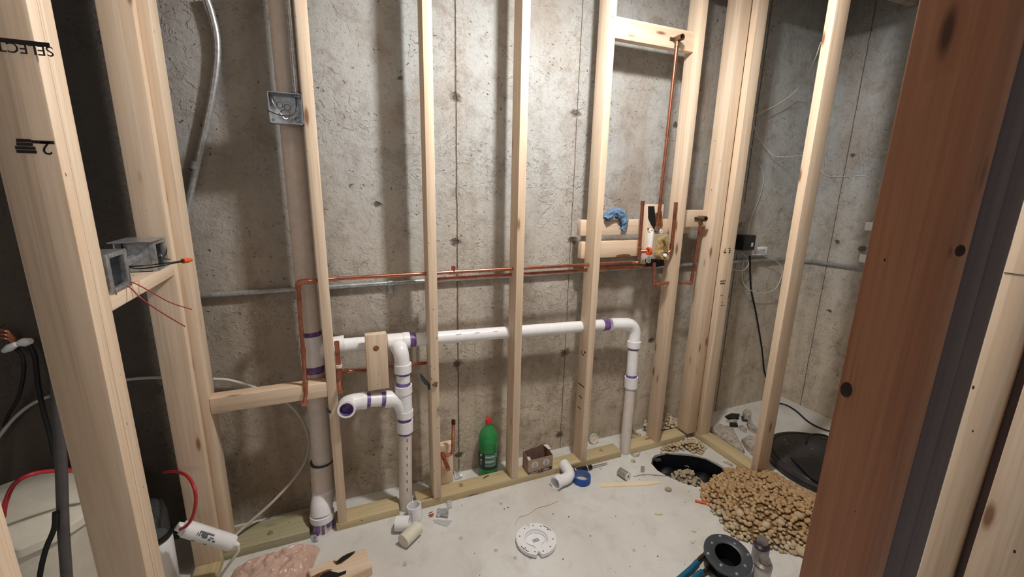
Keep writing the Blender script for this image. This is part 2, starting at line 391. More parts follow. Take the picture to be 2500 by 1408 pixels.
def floor_mat():
    t = NT('concrete_floor'); co_ = t.n('TexCoord').outputs['Object']
    big = t.noise(co_, 1.6, 5, .6, .5); mid = t.noise(co_, 9, 5, .6, .6); fine = t.noise(co_, 120, 3, .6)
    c = t.mix(t.rng(big, .35, .7), lin((226, 227, 224)), lin((206, 203, 196)))
    c = t.mix(t.rng(mid, .5, .78, 0, .5), c, lin((184, 178, 168)))
    c = t.mix(t.rng(fine, .6, .8, 0, .3), c, lin((150, 138, 122)))
    v = t.vor(co_, 16); k = t.n('SeparateColor', {0: v.outputs['Color']}).outputs[0]
    sp = t.math('MULTIPLY', t.rng(v.outputs['Distance'], .10, .2, 1, 0), t.math('GREATER_THAN', k, .9))
    c = t.mix(t.math('MULTIPLY', sp, .45), c, lin((120, 108, 100)))
    v2 = t.vor(co_, 55); k2 = t.n('SeparateColor', {0: v2.outputs['Color']}).outputs[1]
    s2 = t.math('MULTIPLY', t.rng(v2.outputs['Distance'], .1, .2, 1, 0), t.math('GREATER_THAN', k2, .88))
    c = t.mix(t.math('MULTIPLY', s2, .3), c, lin((104, 92, 80)))
    k3 = t.n('SeparateColor', {0: v2.outputs['Color']}).outputs[2]
    s3 = t.math('MULTIPLY', t.rng(v2.outputs['Distance'], .1, .22, 1, 0), t.math('GREATER_THAN', k3, .9))
    c = t.mix(t.math('MULTIPLY', s3, .6), c, lin((232, 226, 214)))
    t.bump(t.math('ADD', mid, t.math('MULTIPLY', fine, .5)), .12, .006)
    return t.out(c, .62)
struct('floor', bm, floor_mat())
bm = B(); add_box(bm, (1.3, -.7, -.42), (2.3, .2, -.40)); struct('floor_pit', bm, M['greymud'])
# ------------------------------------------------------------------ framing
ST = 2.54; PT = .038; SX = .0381; SD = .089
G1 = 'studs of the back wall'
def stud(x, label, y=0.0, z1=ST, mat=None):
    return lumber('wall_stud', label, (x, y, PT), (x+SX, y+SD, z1), mat or M['pineZ'], 'stud')
stud(-.515, 'back wall stud tight behind the left corner stud, above the white filter', z1=ST)
bpy.data.objects['wall_stud'].scale = (1, 1, 1)
SC = stud(-.066, 'pale stud with the open steel junction box on its left side')
SDd = stud(.3698, 'narrow pale stud just right of the white drain tee, copper stub-out at its foot')
SE = stud(.7829, 'pale stud between the green bottle and the cardboard box')
SF = stud(1.2055, 'pale stud with an ink stamp low on it, left of the blue rag')
SG = stud(1.7335, 'pale stud right of the shower valve, copper spout pipe running through it')
H1 = lumber('wall_stud', 'last back wall stud, right end of the short board with the tub spout elbow', (1.985, 0, PT), (2.0581, SD, ST), M['pineZ'], 'stud')
H2 = lumber('wall_stud', 'corner stud with ink stamps, beside the outlet on the concrete', (2.0585, -.040, PT), (2.130, -.001, ST), M['pineZ'], 'stud')
SI = lumber('wall_stud', 'lone bright stud rising from the gravel pile in front of the black sump lid', (2.0581, -.434, PT), (2.1471, -.394, ST), M['pineZ'], 'stud')
A1 = lumber('wall_stud', 'wide brown stud with upside-down ink stamps at the far left foreground', (-.596, -.6084, PT), (-.507, -.5685, ST), M['pineZ'], 'stud')
A2 = lumber('wall_stud', 'stud sistered right behind the stamped brown one, left of the steel switch box', (-.622, -.568, PT), (-.507, -.5135, ST), M['pineZ'], 'stud')
B1 = lumber('wall_stud', 'pinkish wide-faced corner stud behind the red tube and white filter', (-.596, -.0381, PT), (-.507, -.0004, ST), M['pineZ'], 'stud')
N1 = lumber('wall_stud', 'pale stud cut off by the bottom left corner of the picture', (-.596, -1.02, PT), (-.507, -.976, ST), M['pineZ'], 'stud')
J = []
for i, lab in enumerate(['big dark reddish-brown stud at the right foreground with knots', 'stud coloured grey for shade, nailed on the right side of the dark foreground stud', 'outer stud coloured grey for shade in the foreground bundle, next to the gap']):
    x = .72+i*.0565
    J.append(lumber('door_stud', lab, (x, -1.5245, 0), (x+.056, -1.4352, ST), M['shadeZ' if i else 'redZ'], 'stud'))  # the two grey ones carry the shade of their faces in the colour
K1 = lumber('door_stud', 'tan stud with a pencil line near the right edge, behind the dark gap', (1.16, -1.482, 0), (1.198, -1.4352, ST), M['pineZ'], 'stud')
lumber('door_stud', 'added dark strip for the shaded gap between the tan and pale corner studs', (1.185, -1.5005, 0), (1.25, -1.4825, ST), M['shadeZ'], 'stud')  # added strip closing the gap, its dark colour stands for shade
L1 = lumber('door_stud', 'pale grained stud in the bottom right corner of the picture', (1.16, -1.62, 0), (1.249, -1.501, ST), M['pineZ'], 'stud')
obj('pencil_line', add_box(B(), (1.1594, -1.482, PX(2470, 668, 1.16).z), (1.1602, -1.436, PX(2470, 668, 1.16).z+.001)), M['ink'], K1)
for (px, py, r) in ((2066, 951, .0085), (2344, 612, .005)):
    p = PX(px, py, .72); bm = B(); add_lathe(bm, [(r, 0), (r*.9, .0012), (r*.5, .0018), (0, .0018)], p, (-1, 0, 0), 14)
    for v in bm.verts: v.co.z = p.z+(v.co.z-p.z)*1.5
    obj('knot', bm, M['knotdark'], J[0])
# top and bottom plates
lumber('top_plate', 'top plate over the back wall studs right of the vent stack', (-.066, 0, ST), (2.147, SD, ZC), M['pineX'], 'plate')
lumber('top_plate', 'short top plate left of the vent stack', (-.6, 0, ST), (-.16, SD, ZC), M['pineX'], 'plate')
lumber('top_plate', 'top plate over the corner stud and the lone right stud', (2.0581, -1.6, ST), (2.147, -.0005, ZC), M['pineY'], 'plate')
lumber('top_plate', 'top plate over the left wall studs', (-.596, -1.6, ST), (-.507, -.0005, ZC), M['pineY'], 'plate')
GB = 'pieces of the treated bottom plate'
lumber('bottom_plate', 'greenish treated plate piece between the white filter and the tall vent stack', (-.6, 0, 0), (-.185, .145, PT), M['greenX'], 'plate')
lumber('bottom_plate', 'treated plate piece between the tall vent stack and the tee drain pipe', (-.075, 0, 0), (.205, SD, PT), M['treatX'], 'plate')
lumber('bottom_plate', 'long treated plate piece under the green bottle and the cardboard box', (.29, 0, 0), (1.485, SD, PT), M['treatX'], 'plate')
lumber('bottom_plate', 'short treated plate piece right of the end drain pipe, running into the pebbles', (1.55, 0, 0), (1.972, SD, PT), M['treatX'], 'plate')
lumber('bottom_plate', 'treated plate running from the corner stud toward the gravel pile', (2.0581, -.44, 0), (2.147, .05, PT), M['treatY'], 'plate')
lumber('bottom_plate', 'treated plate of the left wall beside the brown plastic bag', (-.596, -1.1, 0), (-.507, -.0005, PT), M['treatY'], 'plate')
for i, (px, py, par) in enumerate(((792, 1240, 1), (1125, 1185, 2), (1467, 1100, 2), (660, 1302, 0))):
    p = PZ(px, py, PT); bm = B(); add_lathe(bm, [(.011, 0), (.011, .003), (.006, .005), (.006, .011), (0, .012)], p, n=12)
    obj('anchor_bolt', bm, M['brass'], bpy.data.objects['bottom_plate' + ('.%03d' % par if par else '')])
# blocking
a, b = PY(527, 965, 0), PY(795, 970, 0)
lumber('blocking', 'flat block between the corner stud and junction box stud, copper stub-outs over it', (-.4765, -.001, .664), (-.0665, .056, .728), M['pineX'], 'board')
lumber('blocking', 'high block between two studs carrying the shower arm elbow', (1.2438, .028, 2.213), (1.733, .068, 2.304), M['pineX'], 'board')
lumber('blocking', 'upper backing board behind the blue rag', (1.174, .0895, 1.299), (1.90, .1275, 1.380), M['pineX'], 'board')
lumber('blocking', 'lower backing board below the blue rag, scorched on its lower edge', (1.186, .0895, 1.180), (1.70, .1275, 1.268), M['pineX'], 'board')
sb = bpy.data.objects['blocking.003']; q = PY(1522, 622, .088)
bm = B(); add_lathe(bm, [(.05, 0), (.03, .001), (0, .0012)], q, (0, -1, 0), 16)
for v in bm.verts: v.co.z = q.z+(v.co.z-q.z)*.16-.004
obj('scorch_mark', bm, M['scorch'], sb)
lumber('blocking', 'short backing board between two right studs carrying the tub spout elbow', (1.7717, .050, 1.338), (1.984, .0885, 1.4325), M['pineX'], 'board')
vb = lumber('blocking', 'upright scorched scrap board behind the shower valve', (1.555, .0505, 1.14), (1.664, .0885, 1.462), M['pineZ'], 'board')
bm = B(); pts = [PY(a, b, .05) for a, b in ((1582, 503), (1597, 503), (1600, 530), (1601, 552), (1596, 558), (1589, 548), (1582, 532))]
add_prism(bm, pts, (0, -.0012, 0)); obj('burn_mark', bm, M['char'], vb)
bm = B(); pts = [PY(a, b, .05) for a, b in ((1574, 634), (1590, 628), (1620, 630), (1622, 648), (1600, 652), (1578, 648))]
add_prism(bm, pts, (0, -.0014, 0)); obj('burn_mark', bm, M['char'], vb)
bm = B(); pts = [PY(a, b, .05) for a, b in ((1600, 520), (1616, 515), (1618, 552), (1605, 566), (1582, 566), (1580, 556), (1592, 560), (1600, 548))]
add_prism(bm, pts, (0, -.0009, 0)); obj('burn_mark', bm, M['scorch'], vb)
sc = lumber('blocking', 'upright scrap board with a round knot in front of the horizontal white drain', (.097, .012, .655), (.186, .050, .911), M['pineZ'], 'board')
p = PY(918, 850, .012); bm = B(); add_lathe(bm, [(.0125, 0), (.0125, .0006), (.009, .001), (0, .001)], p, (0, -1, 0), 18); obj('knot', bm, M['scorch'], sc)
bd = lumber('blocking', 'short board leaning at the stud foot behind the bent copper stub', (.412, .0895, .038), (.492, .1275, .262), M['pineZ'], 'board')
nail = lumber('blocking', 'narrow block between left wall studs carrying two steel switch boxes', (-.596, -.513, 1.2186), (-.507, -.0385, 1.2567), M['pineY'], 'board')
# ink stamps on the lumber
def stamp(par, s, size, o, r, u): return obj('ink_stamp', add_text(s, size, o, r, u), M['ink'], par)
ay = -.6089
o = PY(60, 118, ay); stamp(A1, 'SELECT', .026, o, (-1, 0, 0), (0, 0, -1))
o = PY(45, 102, ay); obj('ink_stamp', add_box(B(), (o.x-.05, ay-.0006, o.z-.004), (o.x+.045, ay+.0006, o.z+.004)), M['ink'], A1)
o = PY(113, 360, ay); stamp(A1, '2', .036, o, (-1, 0, 0), (0, 0, -1))
for k, (a, b, w) in enumerate(((105, 347, .034), (58, 343, .022), (60, 352, .024), (62, 361, .030), (65, 370, .030))):
    o = PY(a, b, ay); obj('ink_stamp', add_box(B(), (o.x-w/2, ay-.0006, o.z-.003), (o.x+w/2, ay+.0006, o.z+.003)), M['ink'], A1)
hy = -.0405
o = PY(1770, 610, hy); stamp(H2, '2', .022, o, (1, 0, 0), (0, 0, 1))
o = PY(1765, 686, hy); stamp(H2, 'SELECT', .013, o, (1, 0, 0), (0, 0, 1))
for a, b, w, h in ((1764, 692, .036, .003), (1770, 616, .02, .0025), (1781, 606, .014, .0025), (1782, 611, .014, .0025), (1781, 616, .012, .004), (1762, 721, .022, .0012), (1764, 745, .03, .0012)):
    o = PY(a, b, hy); obj('ink_stamp', add_box(B(), (o.x-w/2, hy-.0004, o.z-h), (o.x+w/2, hy+.0006, o.z+h)), M['ink'], H2)
o = PY(1763, 738, hy); stamp(H2, 'A', .014, o, (1, 0, 0), (0, 0, 1))
fx = 1.2051
def fstamp(px, py, w, h):
    o = PX(px, py, fx); obj('ink_stamp', add_box(B(), (fx-.0004, o.y-w/2, o.z-h), (fx+.0006, o.y+w/2, o.z+h)), M['ink'], SF)
o = PX(1420, 860, fx); stamp(SF, '2', .026, o, (0, -1, 0), (0, 0, 1))
for q in ((1424, 866, .018, .003), (1428, 860, .012, .006), (1419, 940, .06, .003), (1417, 968, .03, .003), (1414, 995, .035, .0025)): fstamp(*q)
# ------------------------------------------------------------------ white drain piping (glued: one thing)
DR = thing('drain_piping', 'white plastic drain piping with purple primer joints: tall stack, tee and end drop', 'drain pipe', (-.12, .04, 0))
def seg(name, p, q, r, mat, parent=DR, n=28, inner=None, fil=0): 
    return obj(name, add_tube(B(), fillet([p, q], 0) if not isinstance(p, list) else fillet(p, fil), r, n, inner=inner), mat, parent)
def pl(name, pts, r, mat, fil=.04, parent=DR, n=28, inner=None):
    return obj(name, add_tube(B(), fillet(pts, fil), r, n, inner=inner), mat, parent)
sx = -.113
Zs = lambda px, py, y=.10: PY(px, py, y).z
pl('stack_pipe', [(sx, .10, ZC), (sx, .10, Zs(757, 812))], .0425, M['pvcold'])
z1, z2, z3, z4 = Zs(757, 806), Zs(760, 816), Zs(770, 887), Zs(772, 905)
pl('primer_ring', [(sx, .10, z1), (sx, .10, z2)], .0432, M['purple'])
wy = pl('wye_fitting', [(sx, .10, z2), (sx, .10, z3)], .049, M['pvc'])
bm = B(); add_tube(bm, fillet([(sx, .10, z3+.02), (sx+.03, .10, Zs(790, 846)-.006), (sx+.13, .10, Zs(800, 844))], .05), .040); obj('wye_branch', bm, M['pvc'], wy)
pl('primer_ring', [(sx, .10, z4), (sx, .10, z3)], .0432, M['purple'])
pl('stack_pipe', [(sx, .10, z4), (sx, .10, Zs(783, 1126))], .0425, M['pvcold'])
zc1, zc2 = Zs(783, 1126), Zs(784, 1188)
pl('coupling', [(sx-.004, .098, zc1), (sx-.008, .095, zc2)], .0475, M['pvcold'])
pl('rubber_ring', [(sx-.004, .098, zc1+.004), (sx-.004, .098, zc1-.003)], .0482, M['dgrey'])
e0 = Vector((sx-.008, .095, zc2)); e1 = PY(786, 1254, .044)
pl('offset_elbow', [e0, e0-Vector((0, 0, .03)), e1+Vector((0, .012, .03)), e1], .0475, M['pvc'], .06)
pl('hub', [e1+Vector((0, .001, .006)), e1-Vector((0, 0, .022))], .0515, M['pvc'])
p0 = Vector((e1.x, .044, e1.z-.02))
pl('stack_foot', [p0, (e1.x, .044, .001)], .0425, M['pvcold'])
for k in range(5):
    an = R_(-150+k*32); cx, cy = e1.x+.0427*math.cos(an), .044+.0427*math.sin(an)
    pl('primer_drip', [(cx, cy, e1.z-.02), (cx, cy, max(.006, e1.z-.045-.02*((k*7) % 3)))], .006+.003*(k % 2), M['purple'], n=8)
# horizontal drain
def hz(px, py, y=.10): return PY(px, py, y)
hl, hr = hz(795, 846), hz(1478, 792, .085)
pl('horizontal_pipe', [hl, hr], .0305, M['pvc'])
hx = lambda px: hl.lerp(hr, (hz(px, 833).x-hl.x)/(hr.x-hl.x))
t0, t1 = hx(945), hx(999)
pl('tee_fitting', [t0, t1], .036, M['pvc']); pl('hub', [hx(983), t1], .0385, M['pvc'])
pl('primer_ring', [t1, hx(1014)], .0322, M['purple'])
tc = hz(971, 842)
f1 = Vector((tc.x+.004, .038, tc.z)); f2 = PY(983, 890, .038)
pl('front_elbow', [(tc.x, .10, tc.z), f1, f2], .0335, M['pvc'], .045)
pl('rim', [(tc.x, .072, tc.z), (tc.x, .066, tc.z)], .037, M['pvc'])
def v2(py, px): return PY(px, py, .038)
pl('hub', [v2(887, 983), v2(907, 984)], .0385, M['pvc'])
pl('drop_pipe', [v2(905, 984), v2(1012, 988)], .0305, M['pvc'])
pl('primer_ring', [v2(907, 984), v2(913, 984)], .0315, M['purple']); pl('primer_ring', [v2(931, 985), v2(940, 985)], .0318, M['primer'])
pl('hub', [v2(939, 985), v2(957, 986)], .0385, M['pvc'])
sw = pl('sanitary_wye', [v2(955, 986), v2(1005, 988.5)], .0345, M['pvc'])
pl('hub', [v2(1000, 988), v2(1016, 988.5)], .0385, M['pvc'])
pl('primer_ring', [v2(1016, 988.5), v2(1026, 988.5)], .0318, M['purple'])
pl('coupling', [v2(1025, 988.5), v2(1051, 989)], .0375, M['pvc'])
pl('primer_ring', [v2(1050, 989), v2(1057, 989)], .0322, M['purple'])
bt = v2(1246, 991)
pl('drop_pipe', [v2(1050, 989), (bt.x, .038, .001)], .0305, M['pvcold'])
ar = [PY(984, 1000, .038), PY(972, 976, .038), PY(950, 973, .038)]
pl('sanitary_branch', ar, .0335, M['pvc'], .05, sw); 
pl('hub', [PY(956, 973.5, .038), PY(940, 974, .038)], .0385, M['pvc'])
pl('arm_pipe', [PY(945, 974, .038), PY(890, 977, .038)], .0305, M['pvc'])
pl('primer_ring', [PY(940, 974, .038), PY(931, 974.5, .038)], .0318, M['purple']); pl('primer_ring', [PY(904, 976, .038), PY(895, 976.5, .038)], .0318, M['purple'])
pl('hub', [PY(895, 976.5, .038), PY(882, 977.5, .038)], .0385, M['pvc'])
ee = PY(846, 1000, -.045); e_c = PY(847, 984, .032)
en = (ee-Vector((e_c.x, e_c.y, e_c.z))).normalized()
pl('trap_elbow', [PY(886, 977, .038), e_c, ee], .0365, M['pvc'], .07, inner=.0285)
pl('primer_lining', [ee-en*.03, ee-en*.0005], .0286, M['primer'], inner=.0262)
bm = B(); add_lathe(bm, [(.028, 0), (0, 0)], ee-en*.028, en, 24); obj('dark_bore', bm, M['purple'], DR)
# end drop
er = hz(1545, 800, .080); ed = PY(1546, 835, .06)
pl('primer_ring', [hl.lerp(hr, .985), hr+(hr-hl)*.012], .0322, M['purple'])
pl('end_elbow', [hz(1490, 791.5, .085), PY(1552, 790, .075), PY(1546, 850, .062)], .0345, M['pvc'], .075)
pl('hub', [PY(1548, 832, .062), PY(1546.5, 846, .062)], .0390, M['pvc'])
pl('primer_ring', [PY(1546.5, 846, .062), PY(1546, 852, .062)], .0318, M['purple'])
pl('drop_pipe', [PY(1546.5, 846, .062), PY(1541, 925, .055)], .0305, M['pvc'])
pl('primer_ring', [PY(1541.8, 913, .056), PY(1541.4, 920, .056)], .0320, M['purple'])
pl('coupling', [PY(1541.4, 919, .056), PY(1540, 944, .055)], .0385, M['pvc'])
fp = PZ(1529, 1111, 0)
pl('drop_pipe', [PY(1540, 940, .055), (fp.x+.012, .034, .001)], .0305, M['pvcold'])
# pipe print
for (a, b, c) in ((1120, 815, 6), (1165, 812, 5), (1210, 809, 3)):
    o = PY(a, b, .0675); obj('print_mark', add_box(B(), (o.x-.012, o.y-.0012, o.z-.0008), (o.x+.012, o.y, o.z+.0008)), M['greyink'], DR)
for py in range(1075, 1215, 20):
    o = PY(994, py, .0078); obj('print_mark', add_box(B(), (o.x-.002, .0066, o.z-.008), (o.x+.002, .0085, o.z+.008)), M['redwire'], DR)
# ------------------------------------------------------------------ copper
CR = .0082
def cp(par, name, pts, fil=.018, r=CR, mat=None, n=14): return obj(name, add_tube(B(), fillet(pts, fil, 6), r, n), mat or M['copper'], par)
def ring_at(par, name, p, d, r=.0105, L=.014, mat=None):
    p = Vector(p); d = Vector(d).normalized(); return obj(name, add_tube(B(), [p-d*L, p+d*L], r, 14), mat or M['copper'], par)
HL = thing('copper_line', 'upper copper water line, dropping left of the vent stack to a capped stub-out', 'copper pipe', (-.15, .0, .70))
cy = .045
c0 = PY(727, 683, cy); c1 = PY(1546, 638, cy)
zc = (PY(900, 675, cy).z+PY(1400, 648, cy).z)/2
xl = PY(729, 690, .0).x
cp(HL, 'pipe', [(xl, .022, zc), (xl+.03, .022, zc), (.0, cy, zc), (PY(1547, 638, cy).x, cy, zc)], .01)
cp(HL, 'elbow', [(xl-.004, .022, zc-.035), (xl-.004, .022, zc), (xl+.035, .022, zc)], .022, .0105)
r0 = PY(740, 856, .005); r1 = PY(746, 942, .005)
cp(HL, 'riser', [(xl-.004, .022, zc-.03), PY(735, 800, .012), r0, r1], .02)
ring_at(HL, 'coupling', r0, (0, .1, 1), .0105, .010)
cp(HL, 'tee', [PY(745, 930, .005), PY(746, 955, .003)], .01, .0112)
ring_at(HL, 'solder_joint', PY(745, 928, .005), (0, 0, 1), .0116, .003, M['solder'])
s1 = PY(743, 983, -.075)
cp(HL, 'stub_out', [PY(746, 952, .003), PY(747, 956, -.02), s1], .02)
ring_at(HL, 'end_cap', s1, s1-PY(747, 956, -.02), .0100, .010)
tt = PY(1107, 660, cy)
cp(HL, 'tee_stub', [(tt.x, cy, zc), (tt.x, cy, zc+.028)], 0, .0095); ring_at(HL, 'tee', (tt.x, cy, zc), (1, 0, 0), .0105, .02)
LL = thing('copper_line', 'lower copper water line, from the shower valve down the stud to the floor stub-outs', 'copper pipe', (.4, .07, .2))
y2 = .062; zl = PY(1250, 670, y2).z
xr = PY(1604, 652, y2).x; xd = .392
cp(LL, 'pipe', [(xr, y2, zl), (xd+.02, y2, zl), (xd+.02, .112, zl-.03), (xd+.012, .112, PY(1037, 888, .112).z), (xd+.012, .112, PY(1078, 1108, .10).z+.02)], .03)
k0 = PY(830, 908, .055); k1 = PY(1040, 887, .105)
cp(LL, 'branch', [k0, PY(900, 903, .09), (k1.x+.02, .112, k1.z)], .03)
cp(LL, 'air_chamber', [PY(822, 834, .02), PY(828, 908, .02)], 0, .0095); ring_at(LL, 'end_cap', PY(822, 838, .02), (0, 0, 1), .0105, .008)
ring_at(LL, 'pipe_clip', PY(827, 893, .02), (.05, 0, 1), .0140, .006, M['cream'])
cp(LL, 'tee', [PY(828, 903, .02), PY(829, 935, .016)], 0, .0112); cp(LL, 'branch_elbow', [PY(829, 912, .02), k0+Vector((.03, .01, 0))], .01, .0100)
ring_at(LL, 'solder_joint', PY(829, 917, .02), (0, 0, 1), .0118, .004, M['solder'])
s2 = PY(831, 953, -.03); cp(LL, 'stub_out', [PY(829, 930, .018), PY(829, 938, .005), s2], .015); ring_at(LL, 'end_cap', s2, s2-PY(829, 938, .005), .0100, .010)
b0 = PY(1107, 1030, .05); b1 = PY(1105, 1108, .05); b2 = PY(1084, 1113, .055)
cp(LL, 'air_chamber', [b0, b1, b2, PY(1078, 1108, .10)], .02); ring_at(LL, 'end_cap', b0, (0, 0, 1), .0098, .010, M['darkcopper'])
ring_at(LL, 'solder_joint', PY(1105.5, 1100, .05), (0, 0, 1), .0108, .003, M['solder'])
s3 = PY(1093, 1142, -.045); cp(LL, 'tee', [PY(1080, 1106, .07), PY(1083, 1118, .04)], .01, .0112); cp(LL, 'stub_out', [PY(1082, 1114, .045), s3], .01, .0095); ring_at(LL, 'end_cap', s3, s3-PY(1082, 1114, .045), .0108, .010)
# shower valve
VB = thing('shower_valve', 'brass shower valve with copper riser, capped side pipes and tub spout pipe', 'valve', (1.65, .03, 1.14))
vx0, vx1, vz0, vz1 = 1.561, 1.694, 1.160, 1.310
bm = B(); add_box(bm, (vx0+.026, .006, vz0+.012), (vx1-.016, .042, vz1-.002), .006); obj('plaster_guard', bm, M['guard'], VB)
bm = B(); add_box(bm, (vx0+.006, .018, vz0+.01), (vx0+.023, .048, vz1+.012), .004)
for z in (vz0+.002, vz1+.014): add_lathe(bm, [(.005, -.006), (.0125, -.006), (.0125, .006), (.005, .006)], (vx0+.014, .03, z), (0, 1, 0), 16)
add_lathe(bm, [(.004, -.006), (.010, -.006), (.010, .006), (.004, .006)], (vx1-.055, .03, vz1+.010), (0, 1, 0), 16)
obj('bracket', bm, M['white'], VB)
bm = B(); add_box(bm, (vx0+.045, -.016, vz0+.030), (vx1-.026, .030, vz1-.02), .012); add_box(bm, (vx0+.05, -.008, vz0+.01), (vx1-.04, .04, vz0+.06), .008); obj('valve_body', bm, M['brass'], VB)
q = PY(1612, 621, -.01); q2 = PY(1625, 623, -.075)
bm = B(); d = (q2-q).normalized(); add_lathe(bm, [(0, -.03), (.027, -.03), (.029, .0), (.025, .045), (.024, .062), (.020, .062), (.019, .05), (0, .05)], q, d, 24); obj('cartridge_bonnet', bm, M['brass'], VB)
bm = B(); add_lathe(bm, [(0, 0), (.009, 0), (.009, .022), (.007, .024), (0, .024)], q+d*.045, d, 14); obj('stem', bm, M['white'], VB)
for (a, b, r, L) in ((1618, 583, .013, .05), (1618, 597, .009, .03)):
    q = PY(a, b, -.005); bm = B(); add_lathe(bm, [(0, -.02), (r*1.15, -.02), (r*1.15, 0), (r*.8, .006), (r*.8, L-.01), (r, L-.008), (r*.9, L), (0, L)], q, d, 16); obj('service_stop', bm, M['brass'], VB)
inl = Vector((PY(1584, 613, -.012).x, -.012, PY(1584, 613, -.012).z))
cp(VB, 'inlet_pipe', [PY(1562, 613, .03), inl+Vector((.02, 0, 0))], .01, .0105)
bm = B(); add_tube(bm, [inl-Vector((.006, 0, 0)), inl+Vector((.007, 0, 0))], .021, 20, inner=.012); obj('red_clip', bm, M['orangepaint'], VB)
la, lb = PY(1569, 495, .03), PY(1559, 642, .03)
cp(VB, 'side_pipe', [la, lb, PY(1543, 640, .045)], .016, .0095); ring_at(VB, 'end_cap', la, la-lb, .0108, .010)
ring_at(VB, 'tee', PY(1561, 615, .03), la-lb, .0118, .018); ring_at(VB, 'solder_joint', PY(1562, 604, .03), la-lb, .0122, .003, M['solder'])
ring_at(VB, 'solder_joint', PY(1560, 630, .03), la-lb, .0122, .003, M['solder'])
ra, rb = PY(1650, 498, .012), PY(1639, 612, .012)
cp(VB, 'side_pipe', [ra, rb, rb+Vector((-.03, .01, -.02))], .016, .0095); ring_at(VB, 'end_cap', ra, ra-rb, .0108, .010); ring_at(VB, 'tee', PY(1640, 600, .012), ra-rb, .0118, .014)
sh = PY(1653, 104, .012); sb_ = PY(1604, 566, .020)
cp(VB, 'shower_riser', [sb_, sh], 0, .0086); ring_at(VB, 'solder_joint', PY(1605, 557, .02), sh-sb_, .0125, .012, M['solder'])
def drop_ear(p):
    bm = B(); add_tube(bm, [p+Vector((0, 0, -.032)), p], .0115, 14); add_tube(bm, [p+Vector((0, .016, .004)), p+Vector((0, -.034, .004))], .0145, 16, inner=.0105)
    add_box(bm, p+Vector((-.034, .012, -.004)), p+Vector((.026, .017, .012)), .003)
    return obj('drop_ear_elbow', bm, M['oldbrass'], VB)
drop_ear(sh+Vector((.0, 0, .012)))
t_a = PY(1597, 640, .02); t_b = PY(1597, 694, .02); hole = PY(1634, 688, .045); t_c = PY(1688, 691, .028); t_d = PY(1711, 540, .028)
cp(VB, 'tub_spout_pipe', [t_a, t_b, hole+Vector((0, -.012, 0)), t_c, t_d], .020); 
for p, dd in ((t_b+Vector((0, 0, .025)), (0, 0, 1)), (t_c+Vector((.002, 0, .03)), t_d-t_c)): ring_at(VB, 'solder_joint', p, dd, .0104, .004, M['solder'])
cp(VB, 'elbow', [t_b+Vector((0, 0, .022)), t_b, t_b+(hole-t_b)*.35], .018, .0104); cp(VB, 'elbow', [t_c+(hole-t_c)*.18, t_c, t_c+(t_d-t_c)*.15], .018, .0104)
drop_ear(t_d+Vector((.0, 0, .012)))
# blue rag on the backing board
bm = B(); bmesh.ops.create_grid(bm, x_segments=40, y_segments=30, size=.5)
ctr = [PY(a, b, .083) for a, b in ((1478, 535), (1491, 523), (1506, 520), (1519, 530), (1522, 548), (1519, 562))]
path = catmull(ctr, 7)
for v in bm.verts:
    s = (v.co.x+.5)*(len(path)-1); i = min(int(s), len(path)-2); c = path[i].lerp(path[i+1], s-i); tg = (path[i+1]-path[i]).normalized(); nn = Vector((-tg.z, 0, tg.x))
    a = v.co.y*2*math.pi*.82; w = .022*(.72+.5*math.sin(math.pi*(.15+.8*(v.co.x+.5))))
    p = c+nn*w*math.cos(a)*1.0+Vector((0, -1, 0))*(w*.9*math.sin(a)+.0)
    p += Vector((noise.noise(p*70), noise.noise(p*70+Vector((9, 0, 0))), noise.noise(p*70+Vector((0, 9, 0)))))*.009
    v.co = p
    v.co.y = min(v.co.y, .0885)
rag = obj('rag', bm, M['ragblue']); tag(rag, 'crumpled blue terry rag draped over the backing board', 'rag')
# ------------------------------------------------------------------ conduits and boxes
EM = thing('conduit', 'grey steel conduit bending down the concrete behind the left corner stud', 'conduit', (-.4, .17, 1.4))
cpts = [PY(a, b, .180) for a, b in ((503, -8), (517, 35), (529, 90), (530, 150), (519, 230), (503, 310), (487, 380), (470, 450), (452, 530))]
obj('pipe', add_tube(B(), catmull(cpts, 6), .0118, 16), M['steel'], EM)
for a, b in ((479, 397), (475, 411)): ring_at(EM, 'coupling_ring', PY(a, b, .18), cpts[-2]-cpts[-3], .0150, .003, M['steel'])
ring_at(EM, 'coupling', PY(477, 404, .18), cpts[-2]-cpts[-3], .0140, .012, M['steel'])
EH = thing('conduit', 'horizontal steel conduit strapped to the concrete behind the copper lines', 'conduit', (.3, .19, 1.09))
zh = PY(850, 697, .190).z
e_a = PY(480, 722, .190); 
obj('pipe', add_tube(B(), [(e_a.x, .190, zh-.004), (.2, .190, zh), (1.9, .190, zh+.0), (2.9, .190, zh)], .0112, 14), M['steel'], EH)
sp = PY(953, 691, .19); bm = B(); add_tube(bm, [(sp.x-.011, .190, zh), (sp.x+.011, .190, zh)], .0150, 14); add_box(bm, (sp.x-.012, .19, zh-.05), (sp.x+.012, YW-.0003, zh-.012), .002); obj('strap', bm, M['steel'], EH)
ER = thing('conduit', 'steel conduit along the right concrete wall, ending behind the dark stud', 'conduit', (3.1, -.1, 1.06))
rp = [PX(a, b, XW-.016) for a, b in ((1955, 637), (1985, 638), (2010, 642), (2060, 649), (2102, 655), (2180, 668))]
obj('pipe', add_tube(B(), catmull(rp, 6), .0125, 14), M['steel'], ER)
EC = thing('conduit', 'steel conduit dropping into the top of the open junction box', 'conduit', (-.09, .05, 1.84))
jt = PY(723, 222, .030)
obj('pipe', add_tube(B(), [(jt.x+.002, .030, ZC+.1), (jt.x, .030, 1.835)], .0115, 14), M['steel'], EC)
